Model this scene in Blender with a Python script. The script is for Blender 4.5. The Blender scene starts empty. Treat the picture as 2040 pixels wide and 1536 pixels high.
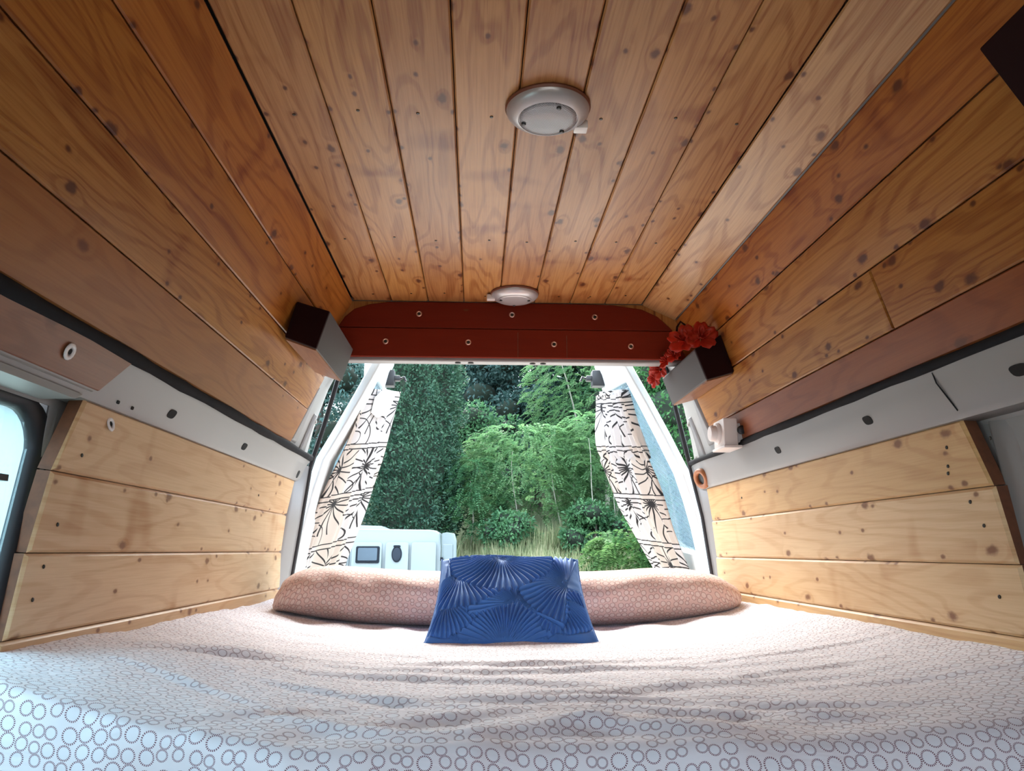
import bpy, bmesh, math, random
import numpy as np
from mathutils import Matrix, Vector

# ------------------------------------------------------------------ camera, sky, exposure
# origin = the camera's position; +Y runs to the rear of the van, +X to the right, +Z up, metres
scene = bpy.context.scene
COL = scene.collection
cam_d = bpy.data.cameras.new('camera')
cam_d.sensor_fit = 'HORIZONTAL'
cam_d.sensor_width = 36.0
cam_d.lens = 36.0 * 1530.0 / 2040.0
cam_d.clip_start = 0.02
cam_d.clip_end = 400
cam = bpy.data.objects.new('camera', cam_d)
COL.objects.link(cam)
cam.location = (0, 0, 0)
cam.rotation_euler = (math.radians(90 + 12.136), 0, math.radians(-2.671))
scene.camera = cam

world = bpy.data.worlds.new('World')
scene.world = world
world.use_nodes = True
wn = world.node_tree
bg = wn.nodes['Background']
bg.inputs['Color'].default_value = (0.72, 0.855, 1.0, 1)
bg.inputs['Strength'].default_value = 2.2

sun_d = bpy.data.lights.new('sun', 'SUN')
sun_d.energy = 7.0
sun_d.angle = math.radians(50)
sun_d.color = (1.0, 0.96, 0.88)
sun = bpy.data.objects.new('sun', sun_d)
COL.objects.link(sun)
sun.rotation_euler = (math.radians(-50), 0, math.radians(8))   # soft hazy sun over the trees behind the van

scene.view_settings.view_transform = 'Standard'
scene.view_settings.look = 'None'
scene.view_settings.gamma = 1.0
scene.view_settings.use_curve_mapping = False
scene.view_settings.exposure = 1.7

scene.cycles.max_bounces = 8
scene.cycles.diffuse_bounces = 4
scene.cycles.glossy_bounces = 3
scene.cycles.transmission_bounces = 4
scene.cycles.transparent_max_bounces = 8

rng = np.random.default_rng(7)
random.seed(7)

# ------------------------------------------------------------------ helpers: objects
WM = {}          # world matrix of each object made (parents are placed before their children)


def place(o, M, parent=None):
    COL.objects.link(o)
    WM[o.name] = M
    if parent is not None:
        o.parent = parent
        o.matrix_parent_inverse = WM[parent.name].inverted()
    o.matrix_basis = M
    return o


def tag(o, label=None, cat=None, group=None, kind=None):
    if label: o['label'] = label
    if cat: o['category'] = cat
    if group: o['group'] = group
    if kind: o['kind'] = kind
    return o


def empty(name, loc):
    o = bpy.data.objects.new(name, None)
    o.empty_display_size = 0.05
    return place(o, Matrix.Translation(loc))


def mesh_obj(name, verts, faces, mat, parent=None, smooth=False, M=None, mats=None, fmat=None, uvs=None, color=None, kind=None):
    v = np.asarray(verts, dtype=np.float64).reshape(-1, 3)
    if M is None:
        c = 0.5 * (v.min(0) + v.max(0))
        v = v - c
        M = Matrix.Translation(Vector(c))
    me = bpy.data.meshes.new(name)
    if isinstance(faces, np.ndarray):
        nf, k = faces.shape
        me.vertices.add(len(v)); me.vertices.foreach_set('co', v.ravel())
        me.loops.add(nf * k); me.loops.foreach_set('vertex_index', faces.ravel())
        me.polygons.add(nf)
        me.polygons.foreach_set('loop_start', np.arange(0, nf * k, k))
        me.polygons.foreach_set('loop_total', np.full(nf, k))
        me.update(calc_edges=True)
    else:
        me.from_pydata([tuple(p) for p in v], [], [tuple(f) for f in faces])
    for m in (mats or [mat]):
        me.materials.append(m)
    if fmat is not None:
        me.polygons.foreach_set('material_index', np.asarray(fmat, dtype=np.int32))
    if smooth:
        me.polygons.foreach_set('use_smooth', np.ones(len(me.polygons), dtype=bool))
    if uvs is not None:
        uv = np.asarray(uvs)
        lay = me.uv_layers.new(name='UVMap')
        li = np.empty(len(me.loops), dtype=np.int32)
        me.loops.foreach_get('vertex_index', li)
        lay.data.foreach_set('uv', uv[li].ravel())
    me.update()
    o = bpy.data.objects.new(name, me)
    place(o, M, parent)
    if color is not None: o.color = (*color, 1)
    if kind: o['kind'] = kind
    return o


def shade_auto(o, deg=35):
    me = o.data
    me.polygons.foreach_set('use_smooth', np.ones(len(me.polygons), dtype=bool))
    bm = bmesh.new(); bm.from_mesh(me)
    lim = math.radians(deg)
    for e in bm.edges:
        if len(e.link_faces) == 2 and e.calc_face_angle(0) > lim:
            e.smooth = False
    bm.to_mesh(me); bm.free()
    return o


def bm_data(bm):
    bm.verts.ensure_lookup_table(); bm.verts.index_update()
    v = [tuple(x.co) for x in bm.verts]
    f = [tuple(x.index for x in fc.verts) for fc in bm.faces]
    bm.free()
    return v, f


def prism(ring_a, ring_b, bevel=0.0, segs=2):
    """closed solid between two matching 3D rings"""
    bm = bmesh.new()
    a = [bm.verts.new(p) for p in ring_a]; b = [bm.verts.new(p) for p in ring_b]
    n = len(a)
    bm.faces.new(a[::-1]); bm.faces.new(b)
    for i in range(n):
        bm.faces.new((a[i], a[(i + 1) % n], b[(i + 1) % n], b[i]))
    bmesh.ops.recalc_face_normals(bm, faces=bm.faces)
    if bevel > 0:
        bmesh.ops.bevel(bm, geom=list(bm.edges), offset=bevel, segments=segs, affect='EDGES', profile=0.6)
    return bm_data(bm)


def box(x0, x1, y0, y1, z0, z1, bevel=0.0, segs=2):
    r = [(x0, y0), (x1, y0), (x1, y1), (x0, y1)]
    return prism([(x, y, z0) for x, y in r], [(x, y, z1) for x, y in r], bevel, segs)


def join(*parts):
    V, F = [], []
    for v, f in parts:
        o = len(V); V += [tuple(p) for p in v]; F += [tuple(i + o for i in q) for q in f]
    return V, F


def tube(pts, r, n=10, closed=False, ry=None):
    """round tube along a polyline; r may be a list"""
    P = [Vector(p) for p in pts]; m = len(P)
    R = r if hasattr(r, '__len__') else [r] * m
    V, F = [], []
    ref = None
    for i, p in enumerate(P):
        a = P[(i - 1) % m] if (closed or i > 0) else P[0]
        b = P[(i + 1) % m] if (closed or i < m - 1) else P[-1]
        t = (b - a).normalized()
        if ref is None:
            ref = t.orthogonal().normalized()
        ref = (ref - t * ref.dot(t)).normalized()
        s = t.cross(ref)
        for k in range(n):
            an = 2 * math.pi * k / n
            V.append(p + (ref * math.cos(an) + s * math.sin(an)) * R[i])
    for i in range(m if closed else m - 1):
        j = (i + 1) % m
        for k in range(n):
            l = (k + 1) % n
            F.append((i * n + k, i * n + l, j * n + l, j * n + k))
    if not closed:
        F.append(tuple(range(n))[::-1]); F.append(tuple((m - 1) * n + k for k in range(n)))
    return V, F


def lathe(profile, origin, axis, n=36, ring=False):
    """profile = [(r, h)...] turned about axis at origin"""
    ax = Vector(axis).normalized(); e1 = ax.orthogonal().normalized(); e2 = ax.cross(e1)
    o = Vector(origin); V, F = [], []
    for r, h in profile:
        for k in range(n):
            a = 2 * math.pi * k / n
            V.append(o + ax * h + (e1 * math.cos(a) + e2 * math.sin(a)) * r)
    m = len(profile)
    for i in range(m - 1):
        for k in range(n):
            l = (k + 1) % n
            F.append((i * n + k, i * n + l, (i + 1) * n + l, (i + 1) * n + k))
    if ring:      # closed ring: join the last profile point to the first
        for k in range(n):
            l = (k + 1) % n
            F.append(((m - 1) * n + k, (m - 1) * n + l, l, k))
    else:
        F.append(tuple(range(n))[::-1]); F.append(tuple((m - 1) * n + k for k in range(n)))
    return V, F


def grid_faces(nu, nv, mask=None):
    F = []
    for i in range(nu - 1):
        for j in range(nv - 1):
            if mask is None or mask(i, j):
                F.append((i * nv + j, (i + 1) * nv + j, (i + 1) * nv + j + 1, i * nv + j + 1))
    return F


def grid_np(nu, nv):
    i, j = np.meshgrid(np.arange(nu - 1), np.arange(nv - 1), indexing='ij')
    a = (i * nv + j).ravel()
    return np.stack([a, a + nv, a + nv + 1, a + 1], 1)


def lerp_poly(P, t):
    """P: list of (t, point) -> point at t"""
    P = [(float(a), np.asarray(b, float)) for a, b in P]
    out = np.zeros((len(np.atleast_1d(t)), len(P[0][1])))
    ts = np.array([a for a, _ in P])
    for k in range(out.shape[1]):
        out[:, k] = np.interp(np.atleast_1d(t), ts, np.array([b[k] for _, b in P]))
    return out


def vnoise(x, y, seed=0):
    """smooth 2D value noise in -1..1"""
    xi = np.floor(x).astype(np.int64); yi = np.floor(y).astype(np.int64)
    fx = x - xi; fy = y - yi
    fx = fx * fx * (3 - 2 * fx); fy = fy * fy * (3 - 2 * fy)
    def h(a, b):
        n = (a * 374761393 + b * 668265263 + seed * 144269504) & 0xffffffff
        n = ((n ^ (n >> 13)) * 1274126177) & 0xffffffff
        n = n ^ (n >> 16)
        return (n & 0xffff) / 32767.5 - 1
    return (h(xi, yi) * (1 - fx) + h(xi + 1, yi) * fx) * (1 - fy) + (h(xi, yi + 1) * (1 - fx) + h(xi + 1, yi + 1) * fx) * fy


# ------------------------------------------------------------------ helpers: materials
class G:
    def __init__(s, name):
        s.m = bpy.data.materials.new(name); s.m.use_nodes = True
        s.t = s.m.node_tree; s.b = s.t.nodes['Principled BSDF']; s.out = s.t.nodes['Material Output']
    def n(s, typ, **kw):
        nd = s.t.nodes.new(typ)
        for k, v in kw.items(): setattr(nd, k, v)
        return nd
    def put(s, sock, v):
        if hasattr(v, 'is_output'): s.t.links.new(v, sock)
        elif isinstance(v, (tuple, list)) and sock.type == 'RGBA' and len(v) == 3: sock.default_value = (*v, 1)
        else: sock.default_value = v
    def m2(s, op, a, b=0.0, c=0.0, clamp=False):
        nd = s.n('ShaderNodeMath', operation=op, use_clamp=clamp)
        s.put(nd.inputs[0], a); s.put(nd.inputs[1], b); s.put(nd.inputs[2], c)
        return nd.outputs[0]
    def step(s, x, lo, hi, a=0.0, b=1.0):
        nd = s.n('ShaderNodeMapRange', interpolation_type='SMOOTHSTEP')
        s.put(nd.inputs['Value'], x); s.put(nd.inputs['From Min'], lo); s.put(nd.inputs['From Max'], hi)
        s.put(nd.inputs['To Min'], a); s.put(nd.inputs['To Max'], b)
        return nd.outputs['Result']
    def mix(s, f, a, b, blend='MIX'):
        nd = s.n('ShaderNodeMix', data_type='RGBA', blend_type=blend)
        s.put(nd.inputs[0], f); s.put(nd.inputs[6], a); s.put(nd.inputs[7], b)
        return nd.outputs[2]
    def xyz(s, v):
        nd = s.n('ShaderNodeSeparateXYZ'); s.put(nd.inputs[0], v); return nd.outputs
    def vec(s, x, y=0.0, z=0.0):
        nd = s.n('ShaderNodeCombineXYZ'); s.put(nd.inputs[0], x); s.put(nd.inputs[1], y); s.put(nd.inputs[2], z); return nd.outputs[0]
    def noise(s, v, scale=5.0, detail=3.0, rough=0.5, dist=0.0):
        nd = s.n('ShaderNodeTexNoise'); s.put(nd.inputs['Vector'], v); s.put(nd.inputs['Scale'], scale)
        s.put(nd.inputs['Detail'], detail); s.put(nd.inputs['Roughness'], rough); s.put(nd.inputs['Distortion'], dist)
        return nd.outputs['Fac']
    def vor(s, v, scale=1.0, rnd=1.0, feature='F1', dims='2D'):
        nd = s.n('ShaderNodeTexVoronoi', feature=feature, voronoi_dimensions=dims)
        s.put(nd.inputs['Vector'], v); s.put(nd.inputs['Scale'], scale); s.put(nd.inputs['Randomness'], rnd)
        return nd.outputs
    def coord(s, which='Object'):
        return s.n('ShaderNodeTexCoord').outputs[which]
    def bump(s, h, strength=0.2, dist=0.01):
        nd = s.n('ShaderNodeBump'); s.put(nd.inputs['Height'], h); s.put(nd.inputs['Strength'], strength); s.put(nd.inputs['Distance'], dist)
        s.t.links.new(nd.outputs[0], s.b.inputs['Normal'])
    def set(s, **kw):
        for k, v in kw.items(): s.put(s.b.inputs[k.replace('_', ' ')], v)
        return s


def plain(name, col, rough=0.5, metal=0.0, var=0.06, nscale=6.0, spec=0.5, coat=0.0):
    g = G(name)
    n = g.noise(g.coord('Object'), nscale, 4.0)
    a = tuple(c * (1 - var) for c in col); b = tuple(min(1, c * (1 + var)) for c in col)
    g.set(Base_Color=g.mix(n, a, b), Roughness=rough, Metallic=metal)
    g.b.inputs['Specular IOR Level'].default_value = spec
    g.b.inputs['Coat Weight'].default_value = coat
    return g.m


def wood(name, spec=0.35, rough=0.32, coat=0.25, knots=1.0, contrast=1.0, sat_dark=(0.50, 0.27, 0.14), knot_col=(0.13, 0.035, 0.012)):
    """softwood board: x across the board, y along it; tint comes from the object's colour"""
    g = G(name)
    oi = g.n('ShaderNodeObjectInfo')
    rnd = oi.outputs['Random']; tint = oi.outputs['Color']
    x, y, z = g.xyz(g.coord('Object'))
    off = g.m2('MULTIPLY', rnd, 91.7)
    yo = g.m2('ADD', y, off)
    # big knots: one here and there down the middle of a board
    def knot(sx, sy, seed, keep, r0, r1):
        v = g.vec(g.m2('MULTIPLY_ADD', x, sx, seed), g.m2('MULTIPLY', yo, sy), 0.0)
        o = g.vor(v, 1.0, 0.85)
        cx = g.xyz(o['Color'])[0]
        on = g.m2('GREATER_THAN', cx, keep)
        nd = g.m2('ADD', o['Distance'], g.m2('MULTIPLY', g.m2('SUBTRACT', g.noise(g.vec(g.m2('MULTIPLY', x, 60.), g.m2('MULTIPLY', yo, 40.), off), 1.0, 2.0), 0.5), r1 * 0.9))
        core = g.m2('MULTIPLY', g.step(nd, r0, r1, 1.0, 0.0), on)
        halo = g.m2('MULTIPLY', g.step(o['Distance'], r0, r1 * 2.6, 1.0, 0.0), on)
        return core, halo
    k1, h1 = knot(7.0, 3.8, 3.1, 1.0 - 0.52 * knots, 0.035, 0.10)
    k2, h2 = knot(15.0, 8.5, 7.7, 1.0 - 0.24 * knots, 0.03, 0.115)
    # knots grow across the board in streaks
    ks = g.noise(g.vec(g.m2('MULTIPLY', x, 3.0), g.m2('MULTIPLY', yo, 5.5), off), 1.0, 2.0)
    streak = g.step(ks, 0.60, 0.78)
    # flat-sawn figure: contour lines of a stretched field, swelling round the knots
    f = g.noise(g.vec(g.m2('MULTIPLY', x, 6.0), g.m2('MULTIPLY', yo, 0.75), off), 1.0, 2.0, 0.45)
    f = g.m2('ADD', f, g.m2('MULTIPLY', g.m2('ADD', h1, g.m2('MULTIPLY', h2, 0.4)), 0.045))
    s = g.m2('SINE', g.m2('MULTIPLY', f, 95.0))
    lines = g.step(s, 0.1, 1.0)
    fine = g.noise(g.vec(g.m2('MULTIPLY', x, 230.0), g.m2('MULTIPLY', yo, 5.0), off), 1.0, 3.0, 0.6)
    broad = g.noise(g.vec(g.m2('MULTIPLY', x, 9.0), g.m2('MULTIPLY', yo, 1.3), off), 1.0, 3.0)
    dark = g.m2('ADD', g.m2('MULTIPLY', lines, 0.28 * contrast), g.m2('MULTIPLY', g.step(fine, 0.35, 0.75), 0.30 * contrast))
    dark = g.m2('ADD', dark, g.m2('MULTIPLY', g.step(broad, 0.45, 0.8), 0.30))
    dark = g.m2('ADD', dark, g.m2('MULTIPLY', streak, 0.60 * knots))
    dark = g.m2('ADD', dark, g.m2('MULTIPLY', g.m2('ADD', h1, h2), 0.16), clamp=True)
    light = tint
    deep = g.mix(1.0, tint, (*sat_dark, 1), 'MULTIPLY')
    c = g.mix(dark, light, deep)
    c = g.mix(g.m2('MULTIPLY', g.m2('MAXIMUM', k1, k2), 0.95), c, (*knot_col, 1))
    rv = g.m2('MULTIPLY_ADD', broad, 0.25, rough - 0.1)
    g.set(Base_Color=c, Roughness=rv)
    g.b.inputs['Coat Weight'].default_value = coat
    g.b.inputs['Specular IOR Level'].default_value = spec
    g.b.inputs['Coat Roughness'].default_value = 0.22
    g.bump(fine, 0.08, 0.0015)
    return g.m


M_CEIL = wood('varnished_pine', rough=0.30, coat=0.0, knots=1.0, spec=.22, contrast=1.25, sat_dark=(.44, .22, .10), knot_col=(.085, .02, .006))
M_PALE = wood('pale_pine', rough=0.42, coat=0.12, knots=0.95, contrast=0.75, sat_dark=(0.62, 0.42, 0.25), knot_col=(0.20, 0.075, 0.025))
M_PLY = wood('plywood', rough=0.42, coat=0.15, knots=0.12, contrast=0.8)
M_HEAD = wood('mahogany_board', spec=0.15, rough=0.62, coat=0.0, knots=0.08, contrast=0.5, sat_dark=(0.7, 0.6, 0.6))
M_END = plain('stained_end_grain', (0.13, 0.042, 0.015), 0.7, var=0.5, nscale=60)
M_STEEL = plain('white_painted_steel', (0.245, 0.23, 0.222), 0.42, var=0.05, nscale=5)
M_STEELD = plain('grey_primer_steel', (0.40, 0.39, 0.37), 0.5, var=0.1, nscale=8)
M_FOAM = plain('dark_foam', (0.014, 0.014, 0.016), 0.9, spec=.15, var=0.3, nscale=30)
M_RUBBER = plain('black_rubber', (0.012, 0.014, 0.018), 0.5, var=0.2, nscale=20)
M_HOLE = plain('dark_hole', (0.006, 0.006, 0.006), 0.9)
M_SCREW = plain('dark_screw', (0.035, 0.028, 0.022), 0.35, metal=0.7)
M_BRASS = plain('bright_screw_cup', (0.80, 0.52, 0.42), 0.28, metal=0.9)
M_WASHER = plain('white_washer', (0.75, 0.72, 0.70), 0.4)
M_DOOR = plain('white_door_paint', (0.66, 0.72, 0.74), 0.35, var=0.03)
M_FLOOR = plain('van_floor', (0.25, 0.17, 0.10), 0.6)
M_GREYBOX = plain('grey_box_face', (0.062, 0.052, 0.050), 0.6, var=0.05, spec=.25)
M_DARKBOX = plain('dark_brown_box', (0.014, 0.003, 0.003), 0.75, var=0.3, spec=.08)
M_WHITEPL = plain('white_plastic', (0.72, 0.66, 0.63), 0.35, var=0.02)
M_BEZEL = plain('pale_metal_bezel', (0.46, 0.43, 0.43), 0.30, metal=0.35, var=0.03)
M_BROWNRIM = plain('brown_plastic_base', (0.17, 0.055, 0.03), 0.5)
M_BLACK = plain('black_plastic', (0.015, 0.015, 0.017), 0.4)

# ------------------------------------------------------------------ van shell
# inner cross-section (x, z), right wall bottom -> ceiling -> left wall bottom
LU = [(-.510, 1.0), (-.589, .864), (-.653, .726), (-.702, .576), (-.736, .4175)]
RU = [(.682, 1.0), (.821, .935), (.891, .8025), (.937, .66), (.965, .5025), (.978, .399)]
LRAIL = [(-.742, .397), (-.752, .372), (-.775, .303)]
RRAIL = [(.980, .386), (.987, .352), (1.005, .275)]
LLOW = [(-.787, .300), (-.810, .150), (-.825, -.005), (-.830, -.158), (-.832, -.310)]
RLOW = [(1.020, .272), (1.035, .127), (1.045, -.027), (1.048, -.164), (1.050, -.310)]
Y_FRONT = -1.9
SKIN = 0.034       # steel skin behind the boards


def xsec(S, z):
    zs = [p[1] for p in S][::-1]; xs = [p[0] for p in S][::-1]
    return float(np.interp(z, zs, xs))


def skin_profile(side):
    if side == 'L':
        pts = LU + [(-.80, .33), (-.845, .28), (-.862, .0), (-.868, -.35), (-.868, -.92)]
        d = -1
    else:
        pts = RU + [(1.02, .33), (1.068, .26), (1.082, .0), (1.086, -.35), (1.086, -.92)]
        d = 1
    out = []
    for i, (x, z) in enumerate(pts):
        k = SKIN if i < 6 else 0.0
        out.append((x + d * k, z))
    return out


def sheet(name, pts_rows, mat, thick, parent=None, smooth=True, mask=None):
    """sheet from rows of 3D points, thickened"""
    nu, nv = len(pts_rows), len(pts_rows[0])
    V = [p for r in pts_rows for p in r]
    o = mesh_obj(name, V, grid_faces(nu, nv, mask), mat, parent, smooth)
    md = o.modifiers.new('thickness', 'SOLIDIFY'); md.thickness = thick; md.offset = 0
    return o


# --- ceiling and its boards
roof_pts = [(-.655, .875), (-.56, 1.03), (-.40, 1.035), (.55, 1.035), (.72, 1.032), (.86, .975), (.935, .80)]
ceiling = sheet('ceiling', [[(x, y, z) for y in (Y_FRONT, 1.2, 3.52)] for x, z in roof_pts], M_FOAM, 0.012)
tag(ceiling, 'white van roof lined with varnished pine boards', kind='structure')


def plank(name, parent, p0, p1, ya, yb, mat, color, t=0.016, gap=0.0012, bev=0.0035, end_mat=None):
    """board with its face between cross-section points p0 -> p1; ya/yb = (y at p0, y at p1) at the front / rear end"""
    p0 = Vector((p0[0], 0, p0[1])); p1 = Vector((p1[0], 0, p1[1]))
    ex = (p1 - p0); w = ex.length; ex.normalize()
    ey = Vector((0, 1, 0)); ez = ex.cross(ey)
    c = (p0 + p1) / 2; yc = (ya[0] + yb[0]) / 2
    Mx = Matrix(((ex.x, ey.x, ez.x, c.x), (ex.y, ey.y, ez.y, yc), (ex.z, ey.z, ez.z, c.z), (0, 0, 0, 1)))
    h = w / 2 - gap
    outer = [(-h, ya[0] - yc), (h, ya[1] - yc), (h, yb[1] - yc), (-h, yb[0] - yc)]
    inner = [(-h + bev, ya[0] - yc + bev), (h - bev, ya[1] - yc + bev), (h - bev, yb[1] - yc - bev), (-h + bev, yb[0] - yc - bev)]
    V = [(x, y, 0) for x, y in inner] + [(x, y, -bev) for x, y in outer] + [(x, y, -t) for x, y in outer]
    F = [(0, 1, 2, 3)]
    fm = [0]
    for i in range(4):
        j = (i + 1) % 4
        F.append((4 + i, 4 + j, j, i)); fm.append(0)
        F.append((8 + i, 8 + j, 4 + j, 4 + i)); fm.append(1 if (end_mat and i in (0, 2)) else 0)
    F.append((11, 10, 9, 8)); fm.append(0)
    k = (.88, .82, .78) if mat is M_PALE else (.72, .64, .54)      # the stain of the varnished boards, the paler oil of the lower ones
    o = mesh_obj(name, V, F, mat, parent, M=Mx, mats=[mat, end_mat or mat], fmat=fm, color=tuple(c * q for c, q in zip(color, k)))
    return o, Mx, w


def screw_mesh(name, r, ring, mats):
    """small countersunk screw, axis +z, with an optional cup washer ring"""
    prof = [(r, 0.0), (r * 0.92, 0.0012), (r * 0.35, 0.0006), (r * 0.05, 0.0004)]
    v, f = lathe(prof, (0, 0, 0), (0, 0, 1), 12)
    fm = [0] * len(f)
    if ring:
        v2, f2 = lathe([(ring, 0.0), (ring * 0.92, 0.002), (ring * 0.72, 0.003), (r * 0.95, 0.0008)], (0, 0, 0), (0, 0, 1), 16, True)
        v, f = join((v, f), (v2, f2)); fm += [1] * len(f2)
    me = bpy.data.meshes.new(name)
    me.from_pydata([tuple(p) for p in v], [], f)
    for m in mats: me.materials.append(m)
    me.polygons.foreach_set('material_index', np.array(fm, dtype=np.int32))
    me.polygons.foreach_set('use_smooth', np.ones(len(me.polygons), dtype=bool))
    return me


ME_SCREW = screw_mesh('screw', 0.0042, None, [M_SCREW])
ME_CUP = screw_mesh('screw_cup', 0.006, 0.0125, [M_SCREW, M_BRASS])
ME_WASHER = screw_mesh('washer', 0.006, 0.017, [M_HOLE, M_WASHER])


def stud(me, name, parent, M):
    return place(bpy.data.objects.new(name, me), M, parent)


seams = [.682, .527, .381, .233, .089, -.057, -.204, -.353, -.510]
ceil_tint = [(.60, .325, .135), (.60, .31, .12), (.58, .31, .13), (.56, .28, .115), (.64, .34, .135), (.56, .29, .12), (.62, .33, .12), (.58, .31, .135)]
for i in range(8):
    o, Mx, w = plank('plank', ceiling, (seams[i], 1.0), (seams[i + 1], 1.0), (Y_FRONT, Y_FRONT), (3.022, 3.022), M_CEIL, ceil_tint[i])
    for ys in (0.92, 1.63, 2.38, 2.93):
        yl = ys + rng.uniform(-.02, .02) - Mx[1][3]
        stud(ME_SCREW, 'screw', o, Mx @ Matrix.Translation((rng.uniform(-.02, .02), yl, 0.0002)))

# --- walls
def wall_skin(name, side):
    prof = skin_profile(side)
    ys = [Y_FRONT, -1.75, -.75, .42, 1.0, 1.535, 1.60, 2.4, 3.0, 3.5]
    rows = []
    for x, z in prof:
        rows.append([(x, y, z) for y in ys])
    # openings for the cab windows (behind the camera) and, on the left, for the side window
    def mask(i, j):
        if not (prof[i][1] <= .29 and prof[i + 1][1] >= -.36): return True
        if ys[j] >= -1.76 and ys[j + 1] <= -.74: return False
        return not (side == 'L' and ys[j] >= .40 and ys[j + 1] <= 1.54)
    o = sheet(name, rows, M_STEEL, 0.006, mask=mask)
    shade_auto(o, 30)
    return o


wall_left = wall_skin('wall_left', 'L')
tag(wall_left, 'left van wall of white steel lined with pine boards', kind='structure')
wall_right = wall_skin('wall_right', 'R')
tag(wall_right, 'right van wall of white steel lined with pine boards', kind='structure')

UP = [(.53, .215, .050), (.50, .215, .048), (.54, .28, .090), (.46, .215, .075)]
# left upper boards, from the ceiling down (the lowest is plywood)
lend = [(3.04, 3.20), (3.20, 3.25), (3.25, 3.18), (3.18, 3.06)]
for i in range(4):
    mat = M_CEIL if i < 3 else M_PLY
    plank('plank' if i < 3 else 'plywood_board', wall_left, LU[i], LU[i + 1], (Y_FRONT, Y_FRONT), lend[i], mat, UP[i], t=0.022, end_mat=M_END)
# right upper boards, listed bottom to top
rend = [(3.06, 3.12), (3.12, 3.20), (3.20, 3.25), (3.25, 3.22), (3.22, 3.03)]
RT = [(.36, .115, .035), (.55, .285, .085), (.54, .26, .075), (.50, .19, .040), (.66, .40, .20)]
for i in range(5):
    a, b = RU[5 - i], RU[4 - i]
    mat = M_PLY if i == 0 else M_CEIL
    if i == 1:      # this course is made of two lengths butted together
        ja, jb = 1.672, 1.70
        plank('plank', wall_right, a, b, (Y_FRONT, Y_FRONT), (ja, jb), mat, (.50, .23, .06), t=0.022, end_mat=M_END)
        plank('plank', wall_right, a, b, (ja + .003, jb + .003), rend[i], mat, RT[i], t=0.022, end_mat=M_END)
    else:
        plank('plank' if i else 'plywood_board', wall_right, a, b, (Y_FRONT, Y_FRONT), rend[i], mat, RT[i], t=0.022, end_mat=M_END)

# lower boards
LT = [(.70, .49, .28), (.74, .54, .33), (.78, .58, .36), (.72, .50, .28)]
lfront = [(1.56, 1.515), (1.515, 1.495), (1.49, 1.465), (1.45, 1.44)]
for i in range(4):
    plank('plank', wall_left, LLOW[i], LLOW[i + 1], lfront[i], (3.44, 3.43), M_PALE, LT[i], t=0.032, bev=0.006, gap=.0006, end_mat=M_END)
RTL = [(.70, .47, .22), (.78, .57, .33), (.76, .54, .30), (.70, .47, .23)]
rfront = [(1.555, 1.505), (1.50, 1.475), (1.47, 1.45), (1.44, 1.43)]
for i in range(4):
    f = rfront[i]
    plank('plank', wall_right, RLOW[i + 1], RLOW[i], (f[1], f[0]), (3.37, 3.38), M_PALE, RTL[i], t=0.032, bev=0.006, gap=.0006, end_mat=M_END)


# steel rails between upper and lower boards
def rail(parent, R, y1, side):
    d = -1 if side == 'L' else 1
    prof = [(R[0][0] + d * .03, R[0][1] + .002), (R[0][0], R[0][1]), (R[0][0] + d * .004, R[0][1] - .012),
            (R[1][0] + d * .004, R[1][1]), (R[2][0] - d * .001, R[2][1] + .006), (R[2][0] + d * .008, R[2][1] - .004), (R[2][0] + d * .06, R[2][1] - .006)]
    ys = np.linspace(Y_FRONT, y1, 26)
    rows = [[(x, y, z) for y in ys] for x, z in prof]
    o = sheet('steel_rail', rows, M_STEEL, 0.004, parent)
    return shade_auto(o, 40)


rl = rail(wall_left, LRAIL, 3.46, 'L')
rr = rail(wall_right, RRAIL, 3.44, 'R')

# dark foam strip tucked along the top of each rail
def foam(parent, pts_of_y, ys, r):
    pts = [pts_of_y(y) for y in ys]
    rad = [r * (1 + .12 * math.sin(y * 17 + math.sin(y * 7))) for y in ys]
    v, f = tube(pts, rad, 8)
    o = mesh_obj('foam_strip', v, f, M_FOAM, parent, True)
    return o


ysf = list(np.linspace(Y_FRONT, 3.46, 60))
foam(wall_left, lambda y: (-.741, y, .4055 + .001 * math.sin(9 * y)), ysf, .0145)
foam(wall_right, lambda y: (.979, y, .390 + .001 * math.sin(8 * y)), ysf, .0115)


def rail_hole(parent, x, y, z, side, a=.022, b=.012, slant=0.0):
    R = LRAIL if side == 'L' else RRAIL
    t = Vector((R[2][0] - R[1][0], 0, R[2][1] - R[1][1])).normalized()
    nrm = Vector((0, 1, 0)).cross(t)
    if (side == 'L') != (nrm.x > 0): nrm = -nrm
    c = Vector((x, y, z)) + nrm * .0005
    ring = []
    for k in range(16):
        an = 2 * math.pi * k / 16
        ca, sa = math.cos(an), math.sin(an)
        u = math.copysign(abs(ca) ** .7, ca) * a; v = math.copysign(abs(sa) ** .7, sa) * b
        ring.append(c + Vector((0, 1, 0)) * (u + slant * v) + t * v)
    v, f = prism([p - nrm * .004 for p in ring], [p + nrm * .0004 for p in ring])
    return mesh_obj('rail_hole', v, f, M_HOLE, parent)


for y in (1.937, 2.556): rail_hole(rl, -.7640, y, .335, 'L', slant=-.6)
rail_hole(rl, -.7677, 3.36, .322, 'L', a=.016, b=.017, slant=-.3)
for y in (1.73, 1.66): rail_hole(rl, -.7705, y, .312, 'L', a=.006, b=.004)
for y in (1.884, 2.478, 1.325): rail_hole(rr, .9935, y, .324, 'R', slant=-.6, a=.02 if y > 1.5 else .024)
# joint between two rail pressings on the right
v, f = tube([(.982, 1.572, .376), (.986, 1.568, .352), (1.001, 1.53, .285)], .0016, 6)
mesh_obj('panel_joint', v, f, M_FOAM, rr)

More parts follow.
